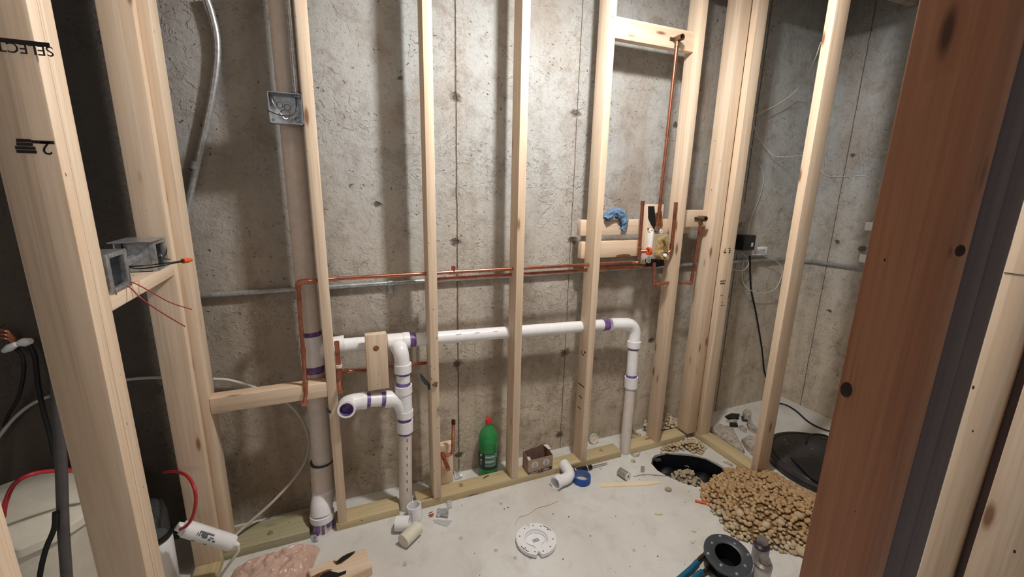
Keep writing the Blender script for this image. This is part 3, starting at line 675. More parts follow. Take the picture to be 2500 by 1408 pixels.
ring_at(EC, 'locknut', (jt.x, .030, 1.845), (0, 0, 1), .0165, .006, M['darksteel'])
def open_box(bm, lo, hi, face, t=.0022):
    """sheet-steel box open on one face ('-y' or '+x')"""
    lo, hi = Vector(lo), Vector(hi)
    for ax in range(3):
        for s in (0, 1):
            if (face == '-y' and ax == 1 and s == 0) or (face == '+x' and ax == 0 and s == 1): continue
            a, b = lo.copy(), hi.copy()
            if s == 0: b[ax] = lo[ax]+t
            else: a[ax] = hi[ax]-t
            add_box(bm, a, b)
jl, jh = PY(655, 302, .0), PY(740, 228, .0)
JB = thing('junction_box', 'open square steel junction box on the left side of a stud, under a conduit', 'junction box', (-.12, .03, 1.737))
bm = B(); open_box(bm, (-.176, -.003, 1.738), (-.0685, .045, 1.842), '-y'); obj('box_shell', bm, M['steel'], JB)
for cx, cz, r in ((-.13, 1.775, .017), (-.12, 1.80, .011), (-.145, 1.805, .011), (-.09, 1.76, .009)):
    bm = B(); add_tube(bm, [(cx, .0395, cz), (cx, .0428, cz)], r, 20, inner=r*.86); obj('knockout', bm, M['darksteel'], JB)
for cx, cz in ((-.078, 1.832), (-.166, 1.748)):
    bm = B(); add_lathe(bm, [(0, .001), (.004, .001), (.005, -.001), (.005, -.004), (0, -.004)], (cx, .0, cz), (0, 1, 0), 12); obj('screw', bm, M['chrome'], JB)
obj('black_wire', add_tube(B(), catmull([PY(a, b, y) for a, b, y in ((722, 236, .03), (723, 262, .012), (718, 278, .004), (702, 283, -.002), (680, 280, -.004), (652, 269, -.016))], 6), .0017, 8), M['rubber'], JB)
obj('bare_wire', add_tube(B(), catmull([PY(a, b, y) for a, b, y in ((662, 237, .02), (670, 256, .008), (683, 275, .0), (696, 290, .0), (707, 286, .01))], 6), .0014, 8), M['spool'], JB)
def switch_box(lab, y0, y1, z0, z1, x0, x1):
    t = thing('switch_box', lab, 'electrical box', (x0+.03, (y0+y1)/2, 1.2567))
    bm = B(); open_box(bm, (x0, y0, z0), (x1-.012, y1, z1), '+x'); obj('box_shell', bm, M['steel'], t)
    # raised mud ring
    bm = B(); w, h = y1-y0, z1-z0; m = .012
    for a, b, c, d in ((y0, y0+m+.006, z0, z1), (y1-m-.006, y1, z0, z1), (y0+m, y1-m, z0, z0+m), (y0+m, y1-m, z1-m, z1)):
        add_box(bm, (x1-.012, a, c), (x1+.002, b, d), .002)
    obj('mud_ring', bm, M['steel'], t)
    bm = B(); add_lathe(bm, [(0, .0), (.005, 0), (.005, .003), (0, .004)], (x1-.002, y0+.02, z0-.0), (1, 0, 0), 12); obj('screw', bm, M['chrome'], t)
    return t
b1 = switch_box('nearer open steel switch box with red and black wires, on the narrow block', -.502, -.385, 1.2568, 1.355, -.585, -.507)
b2 = switch_box('farther open steel switch box, against the pinkish corner stud', -.185, -.075, 1.2568, 1.350, -.585, -.51)
bm = B(); add_box(bm, (-.60, -.235, 1.352), (-.50, -.10, 1.3545)); add_box(bm, (-.588, -.232, 1.2568), (-.585, -.185, 1.35)); obj('bracket', bm, M['steel'], b2)
bm = B(); add_tube(bm, [(-.55, -.388, 1.30), (-.55, -.182, 1.305)], .0118, 14); cn = obj('conduit', bm, M['steel']); tag(cn, 'short steel conduit joining the two switch boxes', 'conduit')
WX = lambda a, b, x: PX(a, b, x)
for k, pts in enumerate([[(280, 640, -.55), (330, 655, -.49), (375, 652, -.45), (410, 645, -.42), (447, 638, -.40)], [(280, 652, -.55), (340, 649, -.49), (380, 645, -.46), (415, 641, -.42), (447, 636, -.40)]]):
    obj('black_wire', add_tube(B(), catmull([WX(*p) for p in pts], 6), .0017, 8), M['rubber'], b1)
for pts in ([(300, 690, -.53), (325, 690, -.50), (365, 710, -.47), (415, 738, -.45), (468, 755, -.42)], [(290, 690, -.53), (315, 700, -.50), (350, 732, -.47), (395, 763, -.45), (452, 797, -.43)]):
    obj('red_wire', add_tube(B(), catmull([WX(*p) for p in pts], 6), .0016, 8), M['redwire'], b1)
q, q2 = WX(446, 637, -.40), WX(468, 634, -.385)
bm = B(); add_tube(bm, [q, q.lerp(q2, .55), q2], .0072, 12, radii=[1, .95, .55]); obj('wire_nut', bm, M['orange'], b1)
obj('black_wire', add_tube(B(), catmull([WX(*p) for p in [(392, 612, -.54), (405, 600, -.52), (406, 618, -.50), (398, 630, -.50), (416, 633, -.49)]], 6), .0017, 8), M['rubber'], b2)
obj('white_wire', add_tube(B(), catmull([WX(*p) for p in [(385, 628, -.54), (392, 622, -.52), (400, 632, -.51)]], 6), .0015, 8), M['whitewire'], b2)
# ------------------------------------------------------------------ utilities behind the left wall
TK = thing('brine_tank', 'large cream plastic tank with a lid behind the left studs', 'tank', (-1.02, -.06, 0))
bm = B(); add_lathe(bm, [(0, .002), (.20, .002), (.21, .02), (.215, .40), (.22, .42), (.22, .425), (0, .425)], (-1.02, -.06, 0), n=40); obj('barrel', bm, M['cream'], TK)
bm = B(); add_lathe(bm, [(.225, .42), (.232, .425), (.232, .45), (.215, .462), (.17, .466), (.16, .474), (.08, .482), (0, .484)], (-1.02, -.06, 0), n=40); obj('tank_lid', bm, M['cream'], TK)
GP = tag(obj('standpipe', add_tube(B(), [PY(128, 800, -.32), PY(138, 930, -.32), PY(150, 1150, -.32), PY(155, 1300, -.32), (PY(157, 1560, -.32).x, -.32, .002)], .0135, 14), M['greypipe']), 'grey vertical drain hose in front of the cream tank', 'hose')
def cable(name, lab, pts, r, mat, cat='cable', n=8, fx=None, k=6):
    return tag(obj(name, add_tube(B(), catmull(pts, k), r, n), mat), lab, cat)
PC = thing('twin_cable', 'black cords hanging from a white plug on the dark concrete at the left', 'cord', tuple(PY(45, 830, .19)))
obj('cord', add_tube(B(), catmull([PY(a, b, y) for a, b, y in ((70, 838, .17), (85, 870, .16), (92, 930, .15), (103, 990, .14), (122, 1060, .12), (132, 1110, .1))], 6), .008, 8), M['rubber'], PC)
obj('cord', add_tube(B(), catmull([PY(a, b, y) for a, b, y in ((40, 852, .17), (55, 870, .16), (58, 910, .15), (45, 970, .15), (22, 1010, .16), (10, 1040, .18))], 6), .006, 8), M['rubber'], PC)
for a, b, c, d, r in ((45, 838, 75, 832, .016), (10, 856, 40, 840, .014)):
    obj('plug', add_tube(B(), [PY(a, b, .18), PY((a+c)/2, (b+d)/2, .165), PY(c, d, .16)], r, 10, radii=[.6, 1, .7]), M['white'], PC)
for k in range(3): obj('cord', add_tube(B(), catmull([PY(-6, 805+k*9, .17), PY(16, 808+k*9, .16), PY(36, 826+k*5, .17)], 6), .005, 8), M['copper'], PC)
cable('red_tube', 'red water tube arching over the cream tank lid', [PY(a, b, y) for a, b, y in ((8, 1262, -.3), (14, 1225, -.3), (35, 1182, -.28), (75, 1158, -.26), (135, 1149, -.22), (230, 1150, -.16), (320, 1150, -.12))], .0062, M['red'], 'tube', 10)
cable('black_tube', 'black tube curling down in front of the cream tank', [PY(a, b, y) for a, b, y in ((135, 1250, -.34), (132, 1290, -.34), (112, 1340, -.34), (98, 1400, -.34), (92, 1470, -.34))], .007, M['rubber'], 'tube')
cable('drain_tube', 'milky tube crossing the dark concrete behind the left stud', [PY(a, b, y) for a, b, y in ((-10, 1075, .17), (40, 1015, .18), (100, 975, .19), (200, 945, .19), (320, 925, .19), (420, 920, .18))], .006, M['tube'], 'tube')
# filter canister and inline cartridge
FC = thing('filter_canister', 'white filter canister with smoky clear housing behind the left studs', 'filter', (-.695, -.07, 0))
bm = B(); add_lathe(bm, [(0, .002), (.048, .002), (.055, .012), (.058, .22), (.052, .235), (.046, .24), (0, .24)], (-.695, -.07, 0), n=28); obj('canister', bm, M['white'], FC)
bm = B(); add_lathe(bm, [(.060, .238), (.064, .245), (.060, .258)], (-.695, -.07, 0), n=28); add_lathe(bm, [(.052, .238), (.058, .238), (.058, .258), (.052, .258)], (-.695, -.07, 0), n=28); obj('seal_ring', bm, M['rubber'], FC)
bm = B(); add_lathe(bm, [(.056, .255), (.056, .33), (.048, .37), (.03, .385), (0, .39)], (-.695, -.07, 0), n=28); obj('housing', bm, M['clearhousing'], FC)
bm = B(); add_lathe(bm, [(0, .25), (.012, .25), (.012, .31), (.02, .315), (.02, .32), (0, .322)], (-.69, -.08, 0), n=14); obj('core', bm, M['white'], FC)
fa, fb = PY(447, 1288, -.16), PY(570, 1326, -.16)
FT = thing('filter_cartridge', 'white inline filter cartridge with grey print, red tube in its end', 'filter', tuple(fb))
dd = (fb-fa).normalized(); L = (fb-fa).length
bm = B(); add_lathe(bm, [(0, 0), (.022, 0), (.0285, .008), (.0285, L-.006), (.025, L), (0, L)], fa, dd, 28); obj('cartridge', bm, M['white'], FT)
bm = B(); add_lathe(bm, [(0, -.022), (.014, -.022), (.016, -.006), (.024, -.004), (.024, .002), (0, .002)], fa, dd, 20); obj('end_cap', bm, M['white'], FT)
bm = B(); add_lathe(bm, [(0, L-.001), (.012, L-.001), (.010, L+.012), (.006, L+.022), (0, L+.022)], fa, dd, 16); obj('outlet', bm, M['white'], FT)
side = dd.cross(Vector((0, -1, .6))).normalized(); nrm = side.cross(dd).normalized()
if nrm.y > 0: nrm = -nrm
upv = nrm.cross(dd).normalized()
if upv.z < 0: upv = -upv
for u, v, w, h in ((.078, .012, .05, .003), (.072, .005, .022, .005), (.076, -.001, .018, .004), (.100, .002, .014, .0022), (.095, -.005, .010, .003), (.111, -.006, .010, .003), (.056, .004, .004, .007), (.049, .003, .003, .006)):
    a = v/.0285; c = fa+dd*u+(nrm*math.cos(a)+upv*math.sin(a))*.0287; tn = (upv*math.cos(a)-nrm*math.sin(a))
    bm = B(); add_prism(bm, [c-dd*w/2-tn*h, c+dd*w/2-tn*h, c+dd*w/2+tn*h, c-dd*w/2+tn*h], (nrm*math.cos(a)+upv*math.sin(a))*.0004); obj('print_mark', bm, M['greyink'], FT)
for u in (.05, .092):
    a = -1.0; rr = nrm*math.cos(a)+upv*math.sin(a); c = fa+dd*u+rr*.0286; tn = upv*math.cos(a)-nrm*math.sin(a)
    bm = B(); add_prism(bm, [c-dd*.006-tn*.002, c+dd*.006-tn*.002, c+dd*.006+tn*.002, c-dd*.006+tn*.002], rr*.0005); obj('slot', bm, M['rubber'], FT)
cable('red_tube', 'red tube looping from the white filter cartridge back behind the corner stud', [PY(440, 1292, -.19), PY(455, 1283, -.20), PY(470, 1262, -.20), PY(478, 1225, -.20), PY(474, 1190, -.18), PY(455, 1160, -.13), PY(427, 1151, -.06), PY(400, 1152, .0)], .0056, M['red'], 'tube', 10)
cable('drain_tube', 'milky tube from the cartridge outlet down over the left plate', [PY(578, 1330, -.16), PY(582, 1343, -.17), PY(568, 1365, -.18), PY(548, 1392, -.18), PY(525, 1430, -.18)], .0052, M['tube'], 'tube')
cable('drain_tube', 'milky tube looping on the concrete left of the vent stack to the floor', [PY(a, b, y) for a, b, y in ((520, 925, .17), (560, 928, .18), (620, 945, .185), (690, 975, .175), (735, 1020, .165), (754, 1075, .16), (745, 1125, .16), (712, 1175, .15), (660, 1230, .12), (600, 1283, .09), (560, 1320, .06))], .0065, M['tube'], 'tube', 10)
# ------------------------------------------------------------------ outlet corner at the right
OB = thing('outlet_box', 'grey outlet box on the concrete behind the corner stud, black adapter plugged in', 'outlet', tuple(PY(1808, 600, .2)))
q0, q1 = PY(1793, 618, .17), PY(1813, 575, .17); bm = B(); add_box(bm, (q0.x-.05, .165, q0.z-.006), (q1.x, YW-.0005, q1.z+.03), .003); obj('box_shell', bm, M['steelgrey'], OB)
q0, q1 = PY(1806, 611, .12), PY(1840, 573, .12); AD = thing('power_adapter', 'black power adapter plugged into the grey outlet box', 'adapter', (q0.x, .13, q0.z))
bm = B(); add_box(bm, (q0.x, .098, q0.z), (q1.x, .1645, q1.z), .006); obj('adapter_body', bm, M['black'], AD)
p = PY(1838, 597, .097); bm = B(); add_box(bm, (p.x-.013, .0972, p.z-.012), (p.x+.004, .0982, p.z+.012)); obj('rating_label', bm, M['label'], AD)
q0, q1 = PY(1832, 623, .16), PY(1871, 602, .16)
SN = thing('alarm_module', 'small white printed module hanging under the black adapter on white wires', 'module', (q0.x, .16, q0.z))
bm = B(); add_box(bm, (q0.x, .150, q0.z), (q1.x, .168, q1.z), .003); obj('module_body', bm, M['white'], SN)
for k in range(4): bm = B(); z = q0.z+.010+k*.008; add_box(bm, (q0.x+.012, .1495, z), (q1.x-.02, .1502, z+.003)); obj('print_mark', bm, M['greyink'], SN)
pp = [PY(a, b, .195) for a, b in ((1800, 490), (1816, 486), (1821, 540), (1800, 545))]; bm = B(); add_prism(bm, pp, (0, .006, 0)); tag(obj('paper_tag', bm, M['paper']), 'folded pale paper tucked on the concrete above the outlet box', 'paper')
q0, q1 = PY(1796, 570, .19), PY(1815, 552, .19); bm = B(); add_box(bm, (q0.x-.03, .172, q0.z+.0), (q1.x, YW-.0005, q1.z), .004); tag(obj('switch_plate', bm, M['steelgrey']), 'small grey cover above the outlet box', 'cover')
cable('white_wire', 'white wire looping from the small module down and back to the outlet', [PY(a, b, y) for a, b, y in ((1862, 623, .155), (1895, 637, .15), (1909, 655, .15), (1908, 675, .15), (1893, 704, .15), (1860, 715, .155), (1828, 706, .155), (1813, 685, .16), (1813, 655, .165), (1817, 628, .168))], .0022, M['whitewire'], 'wire')
cable('white_wire', 'short white wire curving from the outlet box behind the corner stud', [PY(a, b, y) for a, b, y in ((1810, 615, .16), (1822, 628, .155), (1827, 646, .15), (1812, 660, .15), (1786, 657, .16), (1770, 650, .18))], .0024, M['whitewire'], 'wire')
cable('thin_wire', 'thin white wire running down the back concrete to the adapter', [PY(a, b, y) for a, b, y in ((1833, 355, .198), (1850, 392, .198), (1864, 435, .198), (1855, 480, .198), (1835, 530, .19), (1828, 560, .165), (1829, 574, .15))], .0016, M['whitewire'], 'wire')
cable('thin_wire', 'white wire strung from the lone right stud to the corner stud', [PX(2004, 104, 2.10), PX(1985, 155, 2.2), PY(1952, 212, .10), PY(1905, 250, .15), PY(1836, 286, .15), PY(1800, 300, .15)], .0020, M['whitewire'], 'wire')
cable('thin_wire', 'white wire drooping from the corner concrete to behind the lone right stud', [PY(1836, 290, .196), PY(1852, 335, .19), PY(1885, 376, .17), PY(1915, 383, .12), PX(1962, 379, 2.5), PX(2000, 380, 2.5)], .0018, M['whitewire'], 'wire')
cable('thin_wire', 'white wire on the right concrete wall, from the lone stud to the dark stud', [PX(a, b, XW-.004) for a, b in ((2003, 413), (2015, 427), (2040, 432), (2080, 430), (2110, 429), (2150, 444))], .0020, M['whitewire'], 'wire')
cable('black_cable', 'black pump cord hanging from the adapter and snaking over the floor to the sump', [PY(1831, 625, .15), PY(1833, 700, .17), PY(1845, 760, .19), PY(1860, 850, .19), PY(1866, 905, .19), PY(1880, 955, .17), Vector((2.86, .15, .006)), PZ(1907, 985, .006), PZ(1940, 1000, .006), PZ(1975, 1030, .006), PZ(2015, 1049, .006), PZ(2060, 1060, .006)], .0055, M['rubber'], 'cord')
for k, (a, b, l) in enumerate(((2121, 552, 'upper'), (2107, 630, 'lower'))):
    p = PX(a, b, XW-.01); bm = B(); add_box(bm, (XW-.022, p.y-.022, p.z-.026), (XW-.0003, p.y+.016, p.z+.026), .003)
    tag(obj('wall_clip', bm, M['white']), l+' white cable box on the right concrete wall beside the dark stud', 'clip')
p = PX(2106, 607, XW-.01); bm = B(); add_tube(bm, [(XW-.0003, p.y, p.z), (XW-.03, p.y, p.z)], .016, 14); tag(obj('wall_plug', bm, M['darksteel']), 'round steel plug on the right concrete wall between the two white boxes', 'plug')
# ------------------------------------------------------------------ sump lid
SLC = (2.545, -.505)
SL = thing('sump_lid', 'round black sump pit lid flecked with white, right of the gravel', 'lid', (*SLC, 0))
bm = B(); add_lathe(bm, [(0, .001), (.312, .001), (.312, .036), (.300, .042), (.288, .042), (.284, .036), (.278, .036), (.272, .043), (.05, .047), (0, .047)], (*SLC, 0), n=64); obj('lid_disc', bm, M['dgrey'].copy(), SL)
lm = bpy.data.materials[bpy.data.objects['lid_disc'].data.materials[0].name]
def lidmat():
    t = NT('dusty_black_lid'); co_ = t.n('TexCoord').outputs['Object']; n = t.noise(co_, 7, 4); v = t.vor(co_, 34); k = t.n('SeparateColor', {0: v.outputs['Color']}).outputs[0]
    c = t.mix(t.rng(n, .4, .7), lin((30, 30, 32)), lin((66, 62, 64)))
    s = t.math('MULTIPLY', t.rng(v.outputs['Distance'], .08, .16, 1, 0), t.math('GREATER_THAN', k, .72))
    return t.out(t.mix(s, c, lin((196, 190, 180))), .45)
bpy.data.objects['lid_disc'].data.materials[0] = lidmat()
tri = [PZ(a, b, .0475) for a, b in ((1930, 1118), (1994, 1120), (2030, 1200), (1978, 1168))]
bm = B(); add_prism(bm, [tri[0], tri[1], tri[2], tri[3]], (0, 0, .006)); obj('raised_rib', bm, M['black'], SL)
obj('handle', add_tube(B(), catmull([PZ(1968, 1082, .048), PZ(1972, 1068, .075), PZ(1985, 1060, .08), PZ(2012, 1062, .075), PZ(2030, 1072, .05)], 6), .006, 10), M['rubber'], SL)
# ------------------------------------------------------------------ pit liner
PL = thing('pit_liner', 'torn black plastic liner inside the hole broken in the floor', 'liner', (1.80, -.2, -.30))
cen = sum(pit, Vector())/len(pit)
rim = pit[0:10]
bm = B(); rows = []
for dz, s in ((-.006, .95), (-.03, .93), (-.1, .92), (-.2, .9), (-.3, .86)):
    rows.append([bm.verts.new(cen+(p-cen)*s+Vector((noise.noise(p*20)*.006, noise.noise(p*20+Vector((5, 5, 5)))*.006, dz+noise.noise(p*14)*.006))) for p in rim])
for a, b in zip(rows, rows[1:]):
    for i in range(len(rim)-1): bm.faces.new((a[i], a[i+1], b[i+1], b[i]))
bmesh.ops.solidify(bm, geom=bm.faces[:], thickness=.004); obj('liner_wall', bm, M['black'], PL)
for (a, b, sx_, sy_, sz_) in ((1628, 1142, .085, .06, .10), (1718, 1157, .095, .07, .10)):
    p = PZ(a, b, -.09); bm = B(); bmesh.ops.create_uvsphere(bm, u_segments=24, v_segments=14, radius=1, matrix=Matrix.Translation((p.x, p.y, -.185)) @ Matrix.Diagonal((sx_, sy_, sz_, 1))); obj('liner_lobe', bm, M['rubber'], PL)
q = PZ(1605, 1121, -.01); bm = B(); add_prism(bm, [PZ(a, b, -.008) for a, b in ((1596, 1120), (1612, 1117), (1614, 1124), (1602, 1126))], (0, 0, -.004)); obj('torn_flap', bm, M['dgrey'], PL)
cable('bent_wire', 'short bent white wire sticking out of the gravel in the floor hole', [PZ(1672, 1137, -.03), PZ(1680, 1138, -.01), PZ(1682, 1143, -.03), PZ(1678, 1150, -.06)], .0018, M['whitewire'], 'wire')
# ------------------------------------------------------------------ stones
def stone_mesh(seed, sub=2):
    bm = B(); bmesh.ops.create_icosphere(bm, subdivisions=sub, radius=1); rr = random.Random(seed)
    ax = Vector((1, .72+.25*rr.random(), .5+.25*rr.random())); o = Vector((rr.random()*50, rr.random()*50, 3))
    for v in bm.verts: v.co = Vector((v.co.x*ax.x, v.co.y*ax.y, v.co.z*ax.z))*(1+.17*noise.noise(v.co*1.1+o)+.06*noise.noise(v.co*2.6+o))
    for f in bm.faces: f.smooth = True
    return bm
SM = {}
for mk in ('stone', 'greystone', 'palestone'):
    SM[mk] = []
    for k in range(8):
        bm = stone_mesh(k*11+3); me = bpy.data.meshes.new('pebble'); bm.to_mesh(me); bm.free(); me.materials.append(M[mk]); SM[mk].append(me)
def inside(x, y, poly):
    c = False; n = len(poly)
    for i in range(n):
        (x1, y1), (x2, y2) = poly[i], poly[(i+1) % n]
        if (y1 > y) != (y2 > y) and x < (x2-x1)*(y-y1)/(y2-y1)+x1: c = not c
    return c
def edist(x, y, poly):
    d = 9
    for i in range(len(poly)):
        a = Vector(poly[i]).to_2d(); b = Vector(poly[(i+1) % len(poly)]).to_2d(); p = Vector((x, y)); ab = b-a
        t = max(0, min(1, (p-a).dot(ab)/ab.dot(ab))); d = min(d, (p-a-ab*t).length)
    return d
def heap(poly, hf, step, rng_, size, mk, n_ind, label, group, mat_stuff, stuff_name, stuff_label, base=0.0, avoid=None, seed=1):
    rr = random.Random(seed); pts = []
    xs = [p[0] for p in poly]; ys = [p[1] for p in poly]
    y = min(ys)
    row = 0
    while y < max(ys):
        x = min(xs)+(step/2 if row % 2 else 0)
        while x < max(xs):
            px, py = x+rr.uniform(-.35, .35)*step, y+rr.uniform(-.35, .35)*step
            if inside(px, py, poly) and not (avoid and avoid(px, py)): pts.append((px, py))
            x += step
        y += step*.87; row += 1
    pts.sort(key=lambda p: (Vector((p[0], p[1], 0))-CAM).length)
    jobs = []
    for (x, y) in pts:
        s = size*rr.uniform(*rng_); 
        z = base+hf(x, y)+s*.36
        rot = Matrix.Rotation(rr.uniform(0, 6.28), 4, 'Z') @ Matrix.Rotation(rr.uniform(-.5, .5), 4, 'X') @ Matrix.Rotation(rr.uniform(-.5, .5), 4, 'Y')
        jobs.append((Matrix.Translation((x, y, z)) @ rot @ Matrix.Diagonal((s, s, s, 1)), rr.randrange(8)))
    for m, k in jobs[:n_ind]:
        o = bpy.data.objects.new('pebble', SM['palestone' if mk == 'stone' and (edist(m.translation.x, m.translation.y, poly) < .05 or (k*7+int(m.translation.x*1000)) % 9 == 0) else mk][k]); COL.objects.link(o); o.matrix_world = m; tag(o, label, 'stone', group)
    bm = B()
    # the packed body of the heap
    g = .03; nx = int((max(xs)-min(xs))/g)+2; ny = int((max(ys)-min(ys))/g)+2; vv = {}
    for i in range(nx):
        for j in range(ny):
            x, y = min(xs)+i*g, min(ys)+j*g
            if inside(x, y, poly) and not (avoid and avoid(x, y)): vv[i, j] = bm.verts.new((x, y, base+hf(x, y)-.004 if base or edist(x, y, poly) > .02 else base+.001))
    for (i, j) in list(vv):
        q = [(i, j), (i+1, j), (i+1, j+1), (i, j+1)]
        if all(k in vv for k in q): bm.faces.new([vv[k] for k in q])
    for f in bm.faces: f.material_index = 1
    for m, k in jobs[n_ind:]:
        t = B(); t.from_mesh(SM[mk][k]); bmesh.ops.transform(t, matrix=m, verts=t.verts)
        mp = {v: bm.verts.new(v.co) for v in t.verts}
        for f in t.faces: nf = bm.faces.new([mp[v] for v in f.verts]); nf.smooth = True
        t.free()
    o = obj(stuff_name, bm, [M[mk], mat_stuff], loc=(xs[0], ys[0], 0)); tag(o, stuff_label, 'gravel', kind='stuff')
    print(stuff_name, len(jobs))
main = [(1.722, -.365), (1.66, -.44), (1.62, -.56), (1.585, -.68), (1.64, -.775), (1.75, -.85), (1.9, -.93), (2.1, -.98), (2.24, -.9), (2.25, -.70), (2.215, -.55), (2.2, -.42), (2.12, -.345), (1.98, -.315), (1.86, -.34)]
def hmain(x, y): return min(.085, edist(x, y, main)*.42)*(1+.15*noise.noise(Vector((x*9, y*9, 0))))
instud = lambda x, y: (2.05 < x < 2.155 and y > -.445)
heap(main, hmain, .0205, (.65, 1.3), .0122, 'stone', 190, 'rounded tan river stone in the big heap before the lone right stud', 'river stones of the big heap', M['mud'], 'gravel_heap', 'rest of the big tan gravel heap in front of the black sump lid', avoid=instud, seed=4)
corner = [(1.60, .10), (1.68, .19), (2.0, .19), (2.05, .09), (2.05, -.04), (2.03, -.12), (1.95, -.155), (1.86, -.085), (1.72, -.055), (1.78, -.012), (1.973, -.012), (1.973, .092), (1.78, .095)]
def hcor(x, y): return max(0, min(1, (x-1.64)/.2))*(.03+max(0, y-.09)*.5) if y > .088 else min(.03, edist(x, y, corner)*.5)
incor = lambda x, y: (1.72 < x < 1.782 and y > -.01) or (x > 1.975 and y > -.01 and y < .1) or (x < 1.978 and -.008 < y < .095)
heap(corner, hcor, .0185, (.6, 1.15), .0118, 'palestone', 80, 'pale river stone scattered at the wall corner behind the floor hole', 'river stones at the wall corner', M['mud'], 'gravel_patch', 'rest of the pale gravel spilling out at the wall corner', avoid=incor, seed=8)
pp_ = [PZ(a, b, -.03) for a, b in ((1636, 1152), (1668, 1142), (1690, 1144), (1704, 1160), (1722, 1178), (1694, 1186), (1660, 1176), (1640, 1166))]
pitpoly = [(p.x, p.y) for p in pp_]
heap(pitpoly, lambda x, y: min(.035, edist(x, y, pitpoly)*.6), .021, (.6, 1.2), .0125, 'greystone', 40, 'dusty grey-tan stone inside the hole broken in the floor', 'stones inside the floor hole', M['greymud'], 'gravel_fill', 'rest of the dusty gravel inside the floor hole', base=-.045, seed=5)
for me in SM['palestone']: pass
def lone_stone(px, py, s, mk, lab, k=2, z=0.0, rot=.4, h=.45):
    p = PZ(px, py, z); o = bpy.data.objects.new('stone', SM[mk][k].copy()); COL.objects.link(o); o.location = (p.x, p.y, z+s*h); o.scale = (s, s, s); o.rotation_euler = (0, 0, rot); tag(o, lab, 'stone')
lone_stone(1631, 1197, .018, 'greystone', 'lone brown pebble on the floor below the wooden paint stick', 1, rot=-.5)
for px, py, sz, k, lab in ((1806, 1253, .024, 1, 'large pale rounded stone low on the left slope of the big heap'), (1870, 1282, .022, 3, 'flat whitish stone in the lower middle of the big heap'), (1905, 1278, .020, 5, 'chalky white stone high on the right of the big heap front'), (1962, 1330, .030, 6, 'big pale stone at the right end of the heap against the dark stud'), (1948, 1270, .022, 2, 'pale angular stone at the right side of the heap')):
    q = PZ(px, py, .05); lone_stone(px, py, sz, 'palestone', lab, k, z=0.0, rot=k, h=.3); o = [x for x in S.objects if x.get('label') == lab][0]; o.location = (q.x, q.y, hmain(q.x, q.y)+sz*.45)
# broken concrete chunks and liner scraps beyond the right plate
def slab(name, lab, px, h, mat, cat, z0=0.0, jit=0.0, chamfer=True):
    bm = B(); pts = [PZ(a, b, z0+h) for a, b in px]
    base = [Vector((p.x, p.y, z0+.0006)) for p in pts]; c = sum(base, Vector())/len(base)
    lo_ = [bm.verts.new(c+(p-c)*1.06) for p in base]; hi_ = [bm.verts.new(Vector((p.x, p.y, z0+h*(1+jit*noise.noise(p*40))))) for p in pts]
    bm.faces.new(hi_); bm.faces.new(list(reversed(lo_))); n = len(lo_)
    for i in range(n): bm.faces.new((lo_[i], lo_[(i+1) % n], hi_[(i+1) % n], hi_[i]))
    return tag(obj(name, bm, mat, smooth=False), lab, cat)
slab('concrete_chunk', 'long broken concrete chunk just behind the right plate', ((1738, 1040), (1750, 1033), (1790, 1043), (1798, 1060), (1806, 1076), (1818, 1093), (1812, 1097), (1790, 1088), (1768, 1070), (1745, 1055)), .03, M['rock'], 'rubble', jit=.5)
slab('concrete_chunk', 'pale broken concrete chunk against the lone right stud', ((1812, 1068), (1827, 1060), (1846, 1068), (1858, 1082), (1850, 1103), (1836, 1097), (1822, 1082)), .035, M['rock'], 'rubble', jit=.4)
slab('concrete_chunk', 'small upright grey concrete piece at the back of the rubble', ((1814, 1003), (1822, 996), (1834, 1003), (1832, 1020), (1818, 1016)), .028, M['rock'], 'rubble', jit=.3)
slab('concrete_chunk', 'brown wedge of concrete left of the lone right stud', ((1824, 1030), (1834, 1024), (1850, 1046), (1846, 1052), (1830, 1044)), .022, M['rock'], 'rubble', jit=.3)
slab('concrete_chunk', 'flat grey concrete flake among the black liner scraps', ((1804, 1040), (1812, 1036), (1824, 1046), (1822, 1053), (1810, 1049)), .010, M['rock'], 'rubble')
slab('concrete_chunk', 'thin tan flake left of the lower black liner scrap', ((1773, 1026), (1796, 1021), (1800, 1028), (1782, 1031)), .008, M['rock'], 'rubble')
slab('liner_scrap', 'upper black plastic liner scrap on the floor behind the right plate', ((1771, 1014), (1786, 1008), (1806, 1010), (1803, 1020), (1790, 1022), (1778, 1020)), .012, M['black'], 'scrap', jit=.4)
slab('liner_scrap', 'lower black plastic liner scrap in the middle of the rubble', ((1782, 1030), (1800, 1031), (1802, 1039), (1781, 1039)), .012, M['black'], 'scrap', jit=.4)
slab('liner_scrap', 'black plastic liner scrap leaning on the grey concrete piece', ((1810, 1014), (1828, 1018), (1826, 1027), (1812, 1024)), .012, M['dgrey'], 'scrap', jit=.4)
slab('liner_scrap', 'black plastic strip poking out under the long concrete chunk', ((1734, 1052), (1742, 1056), (1764, 1062), (1762, 1068), (1742, 1062)), .008, M['black'], 'scrap')
slab('concrete_flake', 'dark thin flake on the floor between the hole and the right plate', ((1765, 1126), (1778, 1126), (1790, 1134), (1790, 1138), (1776, 1132)), .004, M['rock'], 'rubble')
